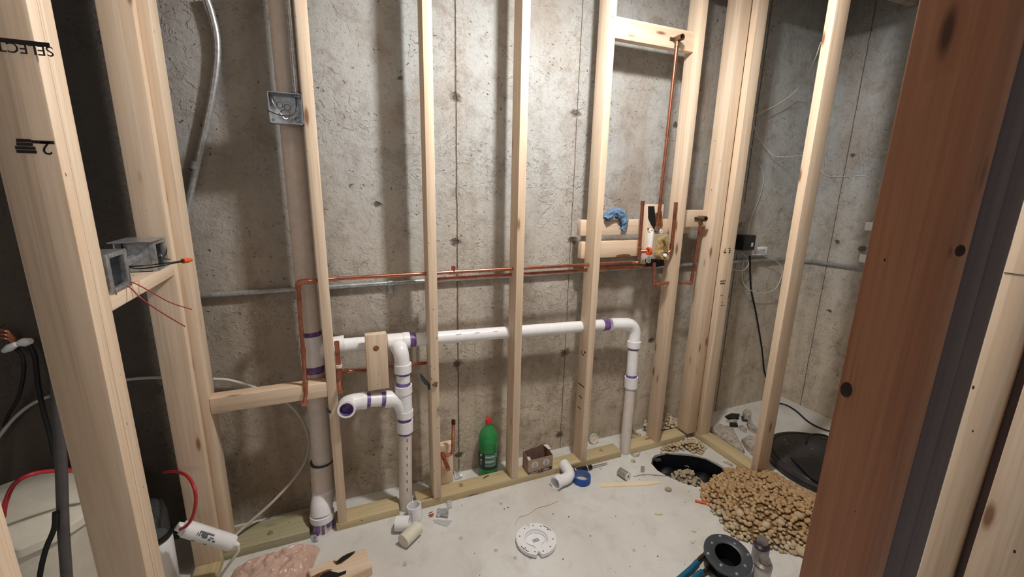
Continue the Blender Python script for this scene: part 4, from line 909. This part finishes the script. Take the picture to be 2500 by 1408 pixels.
# ------------------------------------------------------------------ things on the floor
def ptube(name, lab, a, b, r, ri, mat, cat, group=None):
    return tag(obj(name, add_tube(B(), [a, b], r, 32, inner=ri), mat), lab, cat, group)
q = PZ(1011, 1268, 0)
ptube('pipe_coupling', 'white plastic coupling standing upright by the treated plate end', (q.x+.01, q.y+.01, .001), (q.x+.004, q.y+.016, .066), .033, .028, M['pvc'], 'pipe fitting')
q = PZ(982, 1300, 0); d1 = Vector((.075, -.030, 0))
ptube('pipe_coupling', 'white plastic coupling lying half under the solid pipe offcut', Vector((q.x-.022, q.y+.028, .034)), Vector((q.x-.022, q.y+.028, .034))+d1*.75, .033, .028, M['pvc'], 'pipe fitting')
q0 = PZ(984, 1322, .03); q1 = PZ(1020, 1288, .03)
oc = thing('pipe_offcut', 'cream pipe offcut lying across the white coupling', 'pipe offcut', (q0.x, q0.y, 0))
obj('pipe', add_tube(B(), [(q0.x, q0.y, .031), (q1.x, q1.y, .034)], .0305, 32), M['cream'], oc)
# toilet flange, white
FL = thing('toilet_flange', 'white plastic toilet flange with slots lying flat in the middle of the floor', 'flange', (.742, -.385, 0))
fc = Vector((.742, -.385, 0))
bm = B(); n = 72; R0, R1 = .089, .052
an = [2*math.pi*i/n for i in range(n)]
def notch(a):
    for c in (R_(-108), R_(92)):
        if abs((a-c+math.pi) % (2*math.pi)-math.pi) < R_(4): return .070
    return R0
prof_o = [notch(a) for a in an]
to = [bm.verts.new(fc+Vector((prof_o[i]*math.cos(an[i]), prof_o[i]*math.sin(an[i]), .022))) for i in range(n)]
bo = [bm.verts.new(fc+Vector((prof_o[i]*math.cos(an[i]), prof_o[i]*math.sin(an[i]), .006))) for i in range(n)]
rg = []
for r, z in ((R1, .0222), (.050, .014), (.046, .011), (.0455, .004)): rg.append([bm.verts.new(fc+Vector((r*math.cos(a), r*math.sin(a), z))) for a in an])
ib = [bm.verts.new(fc+Vector((.056*math.cos(a), .056*math.sin(a), .006))) for a in an]
for i in range(n):
    j = (i+1) % n
    bm.faces.new((to[i], to[j], rg[0][j], rg[0][i])); bm.faces.new((to[j], to[i], bo[i], bo[j])); bm.faces.new((bo[j], bo[i], ib[i], ib[j]))
    for a, b in zip(rg, rg[1:]): bm.faces.new((a[i], a[j], b[j], b[i]))
    
bm.faces.new(rg[-1])
obj('flange_ring', bm, M['white'], FL)
bm = B(); add_tube(bm, [fc+Vector((0, 0, .0005)), fc+Vector((0, 0, .0065))], .062, 40, inner=.056); obj('collar', bm, M['pvcgrey'], FL)
bm = B(); ps = []
for i in range(48):
    a = 2*math.pi*i/48; r = .036+.006*math.cos(4*a+.5); ps.append(fc+Vector((r*math.cos(a), r*math.sin(a), .006)))
add_prism(bm, ps, (0, 0, .0035)); obj('knockout_disc', bm, M['white'], FL)
for k in range(3): bm = B(); add_box(bm, fc+Vector((-.016, -.006+k*.006, .0095)), fc+Vector((.014, -.003+k*.006, .0101))); obj('print_mark', bm, M['greyink'], FL)
for a in (20, 48, 76, 110, 150, 205, 240, 268, 300, 335):
    p = fc+Vector((.074*math.cos(R_(a)), .074*math.sin(R_(a)), .0221)); bm = B(); add_lathe(bm, [(.0032, 0), (.0032, .0004), (0, .0004)], p, n=10); obj('screw_hole', bm, M['dgrey'], FL)
for a0, a1 in ((10, 42), (190, 222)):
    bm = B(); pts = [fc+Vector((r*math.cos(R_(a)), r*math.sin(R_(a)), .0221)) for r, sq in ((.080, 1), (.0835, -1)) for a in list(range(a0, a1+1, 4))[::sq]]; add_prism(bm, pts, (0, 0, .0004)); obj('slot', bm, M['dgrey'], FL)
# dark grey flange, pliers and cans at the lower right
DF = thing('closet_flange', 'dark grey plastic closet flange standing on its hub beside the teal pliers', 'flange', (1.42, -.78, 0))
pc = PZ(1776, 1357, .075); tl = Vector((-.10, -.16, 1)).normalized()
hb = Vector((pc.x+.004, pc.y+.008, 0))
bm = B(); add_lathe(bm, [(.050, .0), (.090, .0), (.092, .004), (.092, .010), (.054, .013), (.049, .010)], pc, tl, 56); obj('flange_ring', bm, M['dgrey'], DF)
bm = B(); add_tube(bm, [hb+Vector((-.0, .0, .001)), pc+tl*.002], .060, 40, inner=.0495); obj('hub', bm, M['black'], DF)
bm = B(); add_lathe(bm, [(.0494, .0), (0, .0)], hb+Vector((0, 0, .012)), (0, 0, 1), 32); obj('hub_bottom', bm, M['black'], DF)
x_ = tl.orthogonal().normalized(); y_ = tl.cross(x_)
for i in range(8):
    a = R_(20+45*i); p = pc+tl*.0115+(x_*math.cos(a)+y_*math.sin(a))*(.066 if i % 2 else .080)
    bm = B(); add_lathe(bm, [(0, .004), (.0045, .0035), (.0065, 0)], p, tl, 12); obj('screw', bm, M['steel'], DF)
PLI = thing('pliers', 'slip-joint pliers with teal grips lying at the bottom right', 'pliers', tuple(PZ(1712, 1375, 0)))
jh = PZ(1726, 1352, .02)
for nm, pts in (('handle', [(1724, 1352), (1712, 1360), (1700, 1374)]), ('handle', [(1726, 1358), (1731, 1378), (1724, 1392), (1712, 1398)])):
    obj(nm, add_tube(B(), catmull([PZ(a, b, .015) for a, b in pts], 6), .009, 10), M['plierssteel'], PLI)
for pts in ([(1702, 1372), (1690, 1385), (1664, 1408), (1640, 1428)], [(1714, 1396), (1700, 1405), (1684, 1425)]):
    obj('grip', add_tube(B(), catmull([PZ(a, b, .015) for a, b in pts], 6), .0115, 12), M['teal'], PLI)
bm = B(); add_tube(bm, [PZ(1722, 1350, .015), PZ(1736, 1368, .018), PZ(1745, 1385, .018)], .015, 12, radii=[.8, 1.1, .7]); obj('jaw', bm, M['plierssteel'], PLI)
bm = B(); add_lathe(bm, [(.006, 0), (.006, .004), (0, .005)], PZ(1727, 1356, .026), n=12); obj('pivot', bm, M['steel'], PLI)
def can(lab, px, py, dark):
    c = PZ(px, py, 0); t = thing('can', lab, 'can', (c.x, c.y, 0)); h = .085; r = .031
    bm = B(); add_lathe(bm, [(0, .001), (r-.002, .001), (r, .004), (r, h), (r-.002, h+.002), (0, h+.002)], (c.x, c.y, 0), n=32); obj('body', bm, M['jar'], t)
    bm = B(); add_lathe(bm, [(r+.0004, h-.004), (r+.0012, h+.003), (r-.004, h+.007), (.019, h+.013), (.018, h+.014), (0, h+.014)], (c.x, c.y, 0), n=32); obj('shoulder', bm, M['primerlid'] if dark else M['lid'], t)
    bm = B(); add_lathe(bm, [(.0195, h+.012), (.021, h+.016), (.021, h+.030), (.018, h+.036), (0, h+.037)], (c.x, c.y, 0), n=28); obj('cap', bm, M['lid'], t)
    bm = B(); add_tube(bm, [(c.x, c.y, .012), (c.x, c.y, h-.012)], r+.0006, 32, cap=False); obj('wrap_label', bm, M['label'] if not dark else M['pvcgrey'], t)
can('small grey can with a purple-stained shoulder at the edge of the gravel heap', 1852, 1372, True)
can('small grey can nearest the bottom right, in front of the purple-stained can', 1856, 1420, False)
# solder spool
c = PZ(1531, 1170, 0); ax = Vector((.25, -.97, 0)).normalized(); c0 = Vector((c.x-.008, c.y+.022, .0235))
SP = thing('solder_spool', 'small silver spool of solder wire lying on the floor', 'spool', (c.x, c.y, 0))
bm = B(); add_lathe(bm, [(0, -.030), (.021, -.030), (.0215, -.027), (.0215, .027), (.021, .030), (0, .030)], c0, ax, 28); obj('wire_wrap', bm, M['spool'], SP)
for s in (-.031, .029):
    bm = B(); add_lathe(bm, [(.005, s), (.0225, s), (.0225, s+.002), (.005, s+.002)], c0, ax, 28); obj('spool_flange', bm, M['white'], SP)
bm = B(); add_lathe(bm, [(0, .0305), (.006, .0305), (.006, .032), (0, .032)], c0, ax, 14); obj('spool_core', bm, M['dgrey'], SP)
obj('loose_wire', add_tube(B(), catmull([PZ(1547, 1163, .003), PZ(1570, 1158, .003), PZ(1600, 1159, .003), PZ(1640, 1163, .003), PZ(1668, 1169, .003)], 6), .0016, 8), M['spool'], SP)
slab('paint_stick', 'flat pale wooden stir stick lying on the floor below the spool', ((1467, 1179), (1573, 1174.5), (1592, 1174), (1611, 1174), (1613, 1178), (1597, 1180), (1578, 1184), (1470, 1187)), .005, M['stick'], 'stick')
pa, pb = PZ(1697, 1222, .006), PZ(1735, 1231, .006)
bm = B(); d_ = (pb-pa).normalized(); add_lathe(bm, [(0, 0), (.0065, 0), (.0065, (pb-pa).length), (0, (pb-pa).length)], Vector((pa.x, pa.y, .0062)), d_, 6)
tag(obj('carpenter_pencil', bm, M['orangepaint'], smooth=False), 'short orange carpenter pencil at the edge of the gravel heap', 'pencil')
# blue tape roll
c = PZ(1420, 1181, 0); TR = thing('tape_roll', 'roll of blue painter tape lying flat beside the white elbow', 'tape', (c.x, c.y, 0))
c = Vector((c.x+.012, c.y+.020, 0))
bm = B(); add_tube(bm, [c+Vector((0, 0, .0005)), c+Vector((0, 0, .036))], .0475, 44, inner=.0385); obj('tape', bm, M['blue'], TR)
bm = B(); add_tube(bm, [c+Vector((0, 0, .0008)), c+Vector((0, 0, .0357))], .0383, 40, inner=.0370); obj('core', bm, M['blueedge'], TR)
# street elbow
SE_ = thing('pipe_elbow', 'white plastic street elbow lying between the plate and blue tape', 'pipe fitting', tuple(PZ(1372, 1185, 0)))
e0 = PZ(1366, 1172, .032); e1_ = PZ(1396, 1162, .034); e2 = PZ(1382, 1140, .036)
f = (PZ(1352, 1175, .03)-e0)
obj('elbow', add_tube(B(), fillet([e0+Vector((-.028, -.012, 0)), e1_, e2+Vector((-.005, .02, .008))], .06, 10), .030, 28, inner=.026), M['pvc'], SE_)
obj('hub', add_tube(B(), [e0+Vector((-.034, -.0145, 0)), e0+Vector((-.002, -.001, 0))], .0345, 28, inner=.029), M['pvc'], SE_)
bm = B(); add_lathe(bm, [(.0285, 0), (0, 0)], e0+Vector((-.012, -.005, 0)), (e1_-e0).normalized(), 24); obj('bore', bm, M['pvcgrey'], SE_)
# screwdriver
SDr = thing('screwdriver', 'black-handled screwdriver lying behind the blue tape against the plate', 'screwdriver', tuple(PZ(1420, 1148, 0)))
s0, s1_, s2_ = PZ(1402, 1150, .015), PZ(1444, 1139, .015), PZ(1482, 1130, .012)
obj('handle', add_tube(B(), [s0, s0.lerp(s1_, .15), s0.lerp(s1_, .7), s0.lerp(s1_, .85), s1_], .0145, 12, radii=[.7, 1, .95, .7, .85]), M['black'], SDr)
obj('shaft', add_tube(B(), [s1_, s2_], .0035, 10), M['chrome'], SDr)
for t_ in (.05, .72): ring_at(SDr, 'handle_ring', s0.lerp(s1_, t_), s1_-s0, .0150, .002, M['white'])
# cardboard box on the plate
BX = thing('cardboard_box', 'small torn-open tan box with two white pictures, standing on the plate', 'box', (.955, .04, PT))
def bq(u, v, w): return Vector((.879+u*.146, .004-.003*u+v*.072, PT+w*.090))
t_ = .0018
def panel(bm, pts, n): add_prism(bm, pts, Vector(n)*t_)
bm = B(); panel(bm, [bq(0, 0, 0), bq(1, 0, 0), bq(1, 0, .93), bq(.9, 0, .95), bq(.45, 0, .93), bq(0, 0, .93)], (0, 1, 0)); panel(bm, [bq(0, 0, 0), bq(0, 1, 0), bq(0, 1, 1.12), bq(0, .5, 1.05), bq(0, 0, .95)], (1, 0, 0))
panel(bm, [bq(1, 0, 0), bq(1, 1, 0), bq(1, 1, 1.2), bq(1, .45, 1.0), bq(1, 0, .95)], (-1, 0, 0)); panel(bm, [bq(0, 0, 0), bq(1, 0, 0), bq(1, 1, 0), bq(0, 1, 0)], (0, 0, 1)); obj('carton', bm, M['card'], BX)
bm = B(); panel(bm, [bq(0, 1, 0), bq(1, 1, 0), bq(1, 1, 1.25), bq(.85, 1, 1.32), bq(.6, 1, 1.18), bq(.3, 1, 1.14), bq(0, 1, 1.02)], (0, -1, 0)); obj('back_panel', bm, M['cardin'], BX)
bm = B(); panel(bm, [bq(.82, 1, 1.22), bq(1.0, 1, 1.2), bq(1.03, .5, 1.1), bq(.95, .55, 1.06)], (0, 0, 1)); panel(bm, [bq(0, 0, .94), bq(.1, .0, .95), bq(.12, .3, .99), bq(.02, .35, 1.0)], (0, 0, 1)); obj('flap', bm, M['label'], BX)
for u in (.27, .73):
    bm = B(); add_lathe(bm, [(.020, 0), (.020, .0006), (0, .0006)], bq(u, 0, .56), (0, -1, 0), 22); pc_ = obj('picture', bm, M['label'], BX)
    bm = B(); c = bq(u, 0, .52); add_box(bm, (c.x-.009, c.y-.0014, c.z-.016), (c.x+.009, c.y-.0004, c.z+.010)); add_box(bm, (c.x-.006, c.y-.0014, c.z+.010), (c.x+.006, c.y-.0004, c.z+.017)); obj('motif', bm, M['pvcgrey'], pc_)
bm = B(); panel(bm, [bq(0, -.01, 0), bq(.48, -.01, 0), bq(.48, -.01, .13), bq(0, -.01, .11)], (0, -.5, 0)); panel(bm, [bq(.5, -.01, 0), bq(.96, -.01, 0), bq(.96, -.01, .22), bq(.52, -.01, .16)], (0, -.5, 0)); obj('print_band', bm, M['primerlid'], BX)
bm = B()
for u0, u1, w in ((.08, .40, .055), (.58, .88, .06), (.62, .85, .13)): panel(bm, [bq(u0, -.03, w), bq(u1, -.03, w), bq(u1, -.03, w+.03), bq(u0, -.03, w+.03)], (0, -.4, 0))
obj('lettering', bm, M['label'], BX)
# green bottle
bx, by = .702, .142
BT = thing('soda_bottle', 'green plastic soda bottle with a red cap standing behind the plate', 'bottle', (bx, by, 0))
bm = B(); add_lathe(bm, [(0, .006), (.03, .002), (.045, .003), (.052, .012), (.054, .03), (.052, .045), (.053, .06), (.053, .19), (.055, .20), (.053, .225), (.044, .255), (.030, .278), (.018, .290), (.0135, .296), (.0135, .305), (.0165, .306), (.0165, .309), (.0125, .310), (.0125, .318), (0, .318)], (bx, by, 0), n=36); obj('bottle_body', bm, M['greenpet'], BT)
bm = B(); add_lathe(bm, [(.0155, .305), (.0160, .307), (.0160, .326), (.0145, .329), (0, .329)], (bx, by, 0), n=24); obj('cap', bm, M['redcap'], BT)
bm = B(); add_tube(bm, [(bx, by, .055), (bx, by, .150)], .0537, 40, cap=False); obj('wrap_label', bm, M['greenlabel'], BT)
def wrap(a0, a1, z0, z1, r=.0543, n=8):
    bm = B(); o = []
    for i in range(n+1):
        a = R_(a0+(a1-a0)*i/n); o.append([bm.verts.new((bx+r*math.cos(a), by+r*math.sin(a), z)) for z in (z0, z1)])
    for p, q in zip(o, o[1:]): bm.faces.new((p[0], q[0], q[1], p[1]))
    return bm
obj('print_panel', wrap(-128, -62, .075, .146), M['palelabel'], BT)
for k in range(4): obj('print_line', wrap(-126, -74, .090+k*.014, .0935+k*.014, .0547), M['white' if k % 2 else 'greenlabel'], BT)
obj('print_frame', wrap(-72, -50, .12, .152, .0545), M['palelabel'], BT)
for z, s in ((.135, .024), (.108, .020), (.085, .018)):
    a = R_(-155); p = Vector((bx+.0546*math.cos(a), by+.0546*math.sin(a), z)); rt = Vector((-math.sin(a), math.cos(a), 0))
    obj('letter', add_text({.135: 'P', .108: 'A', .085: 'T'}[z], s, p, rt, (0, 0, 1)), M['white'], BT)
# white disc leaning on the wall
p = PZ(1450, 1083, 0); DC = thing('plastic_disc', 'round white plastic disc leaning on the concrete wall behind the plate', 'cap', (p.x, p.y, 0))
dc = Vector((p.x+.003, .183, .030)); dn = Vector((-.1, -1, .25)).normalized()
bm = B(); add_lathe(bm, [(0, 0), (.029, 0), (.031, .003), (.030, .009), (.026, .009), (.025, .004), (.006, .004), (.005, .008), (0, .009)], dc, dn, 32); obj('cap_disc', bm, M['cream'], DC)
# burnt block, plastic bag, scraps
BB = thing('burnt_block', 'short pine block with two black scorch marks lying at the bottom of the floor', 'block', (-.07, -.23, 0))
P_ = [PZ(a, b, .038) for a, b in ((893, 1337), (909, 1384), (770, 1440), (752, 1388))]
bm = B(); add_prism(bm, P_, (0, 0, -.037)); bmesh.ops.bevel(bm, geom=bm.edges[:], offset=.002, segments=2, affect='EDGES'); obj('block', bm, M['pineX'], BB)
def mark(pts, mat, dz): bm = B(); add_prism(bm, [PZ(a, b, .0382+dz) for a, b in pts], (0, 0, .0006)); obj('scorch', bm, mat, BB)
mark(((822, 1379), (815, 1374), (813, 1369), (824, 1368), (835, 1358), (850, 1350), (868, 1344), (866, 1350), (846, 1366), (832, 1376)), M['scorch'], 0)
mark(((820, 1377), (824, 1368), (836, 1359), (850, 1352), (863, 1347), (858, 1356), (842, 1367), (830, 1374)), M['char'], .0004)
mark(((780, 1408), (790, 1398), (805, 1393), (826, 1398), (846, 1392), (844, 1400), (826, 1408), (800, 1416)), M['char'], .0004)
mark(((752, 1412), (775, 1400), (798, 1390), (812, 1389), (790, 1400), (770, 1414)), M['scorch'], 0)
outl = [PZ(a, b, .02) for a, b in ((565, 1392), (585, 1378), (612, 1368), (650, 1356), (700, 1343), (748, 1333), (762, 1336), (782, 1333), (772, 1350), (764, 1375), (755, 1395), (738, 1412), (730, 1450), (640, 1480), (560, 1460), (556, 1410))]
cc = sum(outl, Vector())/len(outl); cc.z = 0
bm = B(); NR, NA = 16, 96; rings = []
for k in range(NR+1):
    s = k/NR; row = []
    for i in range(NA):
        u = i/NA*len(outl); a = outl[int(u) % len(outl)]; b = outl[(int(u)+1) % len(outl)]; e = a.lerp(b, u-int(u)); p = cc+(e-cc)*s; p.z = 0
        q1 = noise.voronoi(p*17+Vector((0, 0, 2)))[0]; q2 = noise.voronoi(p*36)[0]; f = min(1, q1[1]-q1[0]); g = min(1, q2[1]-q2[0])
        h = (1-s**3.2)**.7*(.030+.022*noise.noise(p*6+Vector((1, 2, 0)))+.030*(1-f)+.012*(1-g))
        p.z = max(.001, .002+h); row.append(bm.verts.new(p))
        if k == 0: break
    rings.append(row)
for i in range(NA): bm.faces.new((rings[0][0], rings[1][i], rings[1][(i+1) % NA]))
for a, b in zip(rings[1:], rings[2:]):
    for i in range(NA): bm.faces.new((a[i], b[i], b[(i+1) % NA], a[(i+1) % NA]))
o = obj('plastic_bag', bm, M['bag'], loc=(cc.x, cc.y, 0), smooth=False); tag(o, 'crumpled brown plastic bag on the floor at the bottom left', 'bag')
def scrap(name, lab, px, mat, cat, amp=.006, z=.002, n=10):
    q = [PZ(a, b, z) for a, b in px]; bm = B(); g = {}
    for i in range(n+1):
        for j in range(n+1):
            u, v = i/n, j/n; p = (q[0]*(1-u)+q[1]*u)*(1-v)+(q[3]*(1-u)+q[2]*u)*v
            p.z = z+amp*(.5+noise.noise(p*60)+.4*noise.noise(p*25)); p.z = max(.0012, p.z); g[i, j] = bm.verts.new(p)
    for i in range(n):
        for j in range(n): bm.faces.new((g[i, j], g[i+1, j], g[i+1, j+1], g[i, j+1]))
    bmesh.ops.solidify(bm, geom=bm.faces[:], thickness=.0006)
    return tag(obj(name, bm, mat), lab, cat)
scrap('foil_scrap', 'shiny silver scrap wedged at the foot of the vent stack', ((757, 1300), (770, 1296), (777, 1322), (762, 1324)), M['foil'], 'scrap', .012)
scrap('plastic_scrap', 'clear plastic bag scrap with a white tag on the floor, upper piece', ((1068, 1243), (1096, 1243), (1094, 1265), (1066, 1262)), M['foil'], 'scrap', .012)
scrap('plastic_scrap', 'flat white-flecked plastic scrap under the clear bag scrap', ((1058, 1268), (1105, 1270), (1092, 1286), (1062, 1276)), M['film'], 'scrap', .005)
scrap('plastic_scrap', 'clear film strip leaning on the plate above the bag scraps', ((1088, 1222), (1102, 1216), (1104, 1240), (1094, 1242)), M['film'], 'scrap', .014)
scrap('plastic_scrap', 'crinkled clear film behind the plate beside the bent copper stub', ((1106, 1152), (1118, 1142), (1130, 1168), (1112, 1172)), M['film'], 'scrap', .016)
bm = B(); p = PZ(1053, 1257, .006); add_tube(bm, [p+Vector((-.008, 0, .004)), p+Vector((.008, .004, .004))], .0095, 14); tag(obj('copper_fitting', bm, M['copper']), 'tiny copper cap on the floor left of the plastic scraps', 'fitting')
slab('tape_square', 'small grey tape square on the floor right of the solder spool', ((1565, 1137), (1574, 1138), (1573, 1152), (1564, 1152)), .0008, M['greytape'], 'tape')
for nm, px, lab in (('wood_chip', ((1598, 1252), (1618, 1252), (1616, 1256), (1600, 1255)), 'sliver of pale wood on the floor left of the orange pencil'),
                    ('wood_chip', ((1686, 1318), (1697, 1319), (1693, 1325), (1689, 1324)), 'small pale chip on the floor near the dark flange'),
                    ('wood_chip', ((1688, 1293), (1700, 1295), (1698, 1298), (1690, 1296)), 'thin pale chip on the floor above the dark flange'),
                    ('concrete_flake', ((1541, 1108), (1555, 1108), (1563, 1103), (1560, 1112), (1548, 1115)), 'pale flake by the foot of the end drain pipe'),
                    ('concrete_flake', ((1540, 1122), (1550, 1120), (1552, 1128), (1542, 1127)), 'small flake in front of the end drain pipe')):
    slab(nm, lab, px, .004, M['chip'] if nm == 'wood_chip' else M['rock'], 'debris')
cable('fiber_strand', 'long dry grass strand on the floor above the white flange', [PZ(a, b, .003) for a, b in ((1258, 1280), (1268, 1262), (1290, 1255), (1310, 1240), (1340, 1232), (1363, 1222))], .0011, M['chip'], 'strand')
cable('nail', 'bent nail lying on the treated plate below the green bottle', [PZ(1180, 1167, PT+.004), PZ(1188, 1162, PT+.004), PZ(1193, 1160, PT+.005)], .0018, M['rubber'], 'nail')
def blade(lab, pts, par):
    bm = B(); add_prism(bm, [PY(a, b, .02) for a, b in pts], (0, .006, 0)); return tag(obj('pipe_strap', bm, M['dgrey']), lab, 'strap')
blade('dark bent strap sticking out left of the stud beside the drain tee', ((1025, 911), (1032, 916), (1044, 930), (1050, 938), (1052, 952), (1046, 952), (1043, 941), (1036, 938), (1028, 926)), None)
bm = B(); add_prism(bm, [PY(a, b, -.003) for a, b in ((794, 995), (800, 997), (809, 1006), (806, 1010), (798, 1003))], (0, .004, 0)); tag(obj('pipe_strap', bm, M['dgrey']), 'small dark strap end left of the purple-lined elbow', 'strap')
for a, b, lab in ((1062, 938, 'bent metal nail plate on the stud beside the drain tee'), (1074, 998, 'grey caulk blob on the stud edge below the nail plate')):
    p = PY(a, b, -.004); bm = B(); bmesh.ops.create_icosphere(bm, subdivisions=2, radius=.011, matrix=Matrix.Translation(p))
    for v in bm.verts: v.co = p+(v.co-p)*(1+.6*noise.noise(v.co*120)); 
    tag(obj('nail_plate' if a == 1062 else 'caulk_blob', bm, M['greytape' if a != 1062 else 'oldbrass']), lab, 'hardware')
# crumbs nobody could count
bm = B(); rr = random.Random(3)
for k in range(120):
    x, y = rr.uniform(-.45, 1.95), rr.uniform(-1.0, .19)
    if inside(x, y, [(p.x, p.y) for p in pit]) or inside(x, y, main) or (-.004 < y < .093): continue
    s = rr.uniform(.0008, .0030)
    t = B(); bmesh.ops.create_icosphere(t, subdivisions=1, radius=s, matrix=Matrix.Translation((x, y, s*.5)) @ Matrix.Rotation(rr.random()*6, 4, 'Z') @ Matrix.Diagonal((1+rr.random(), 1, .5, 1)))
    mp = {v: bm.verts.new(v.co) for v in t.verts}
    for f in t.faces: bm.faces.new([mp[v] for v in f.verts])
    t.free()
tag(obj('floor_crumbs', bm, M['crumb'], loc=(0, 0, 0)), 'dark crumbs and grit strewn over the concrete floor', 'debris', kind='stuff')
for o in S.objects:
    if '_w' in o: del o['_w']
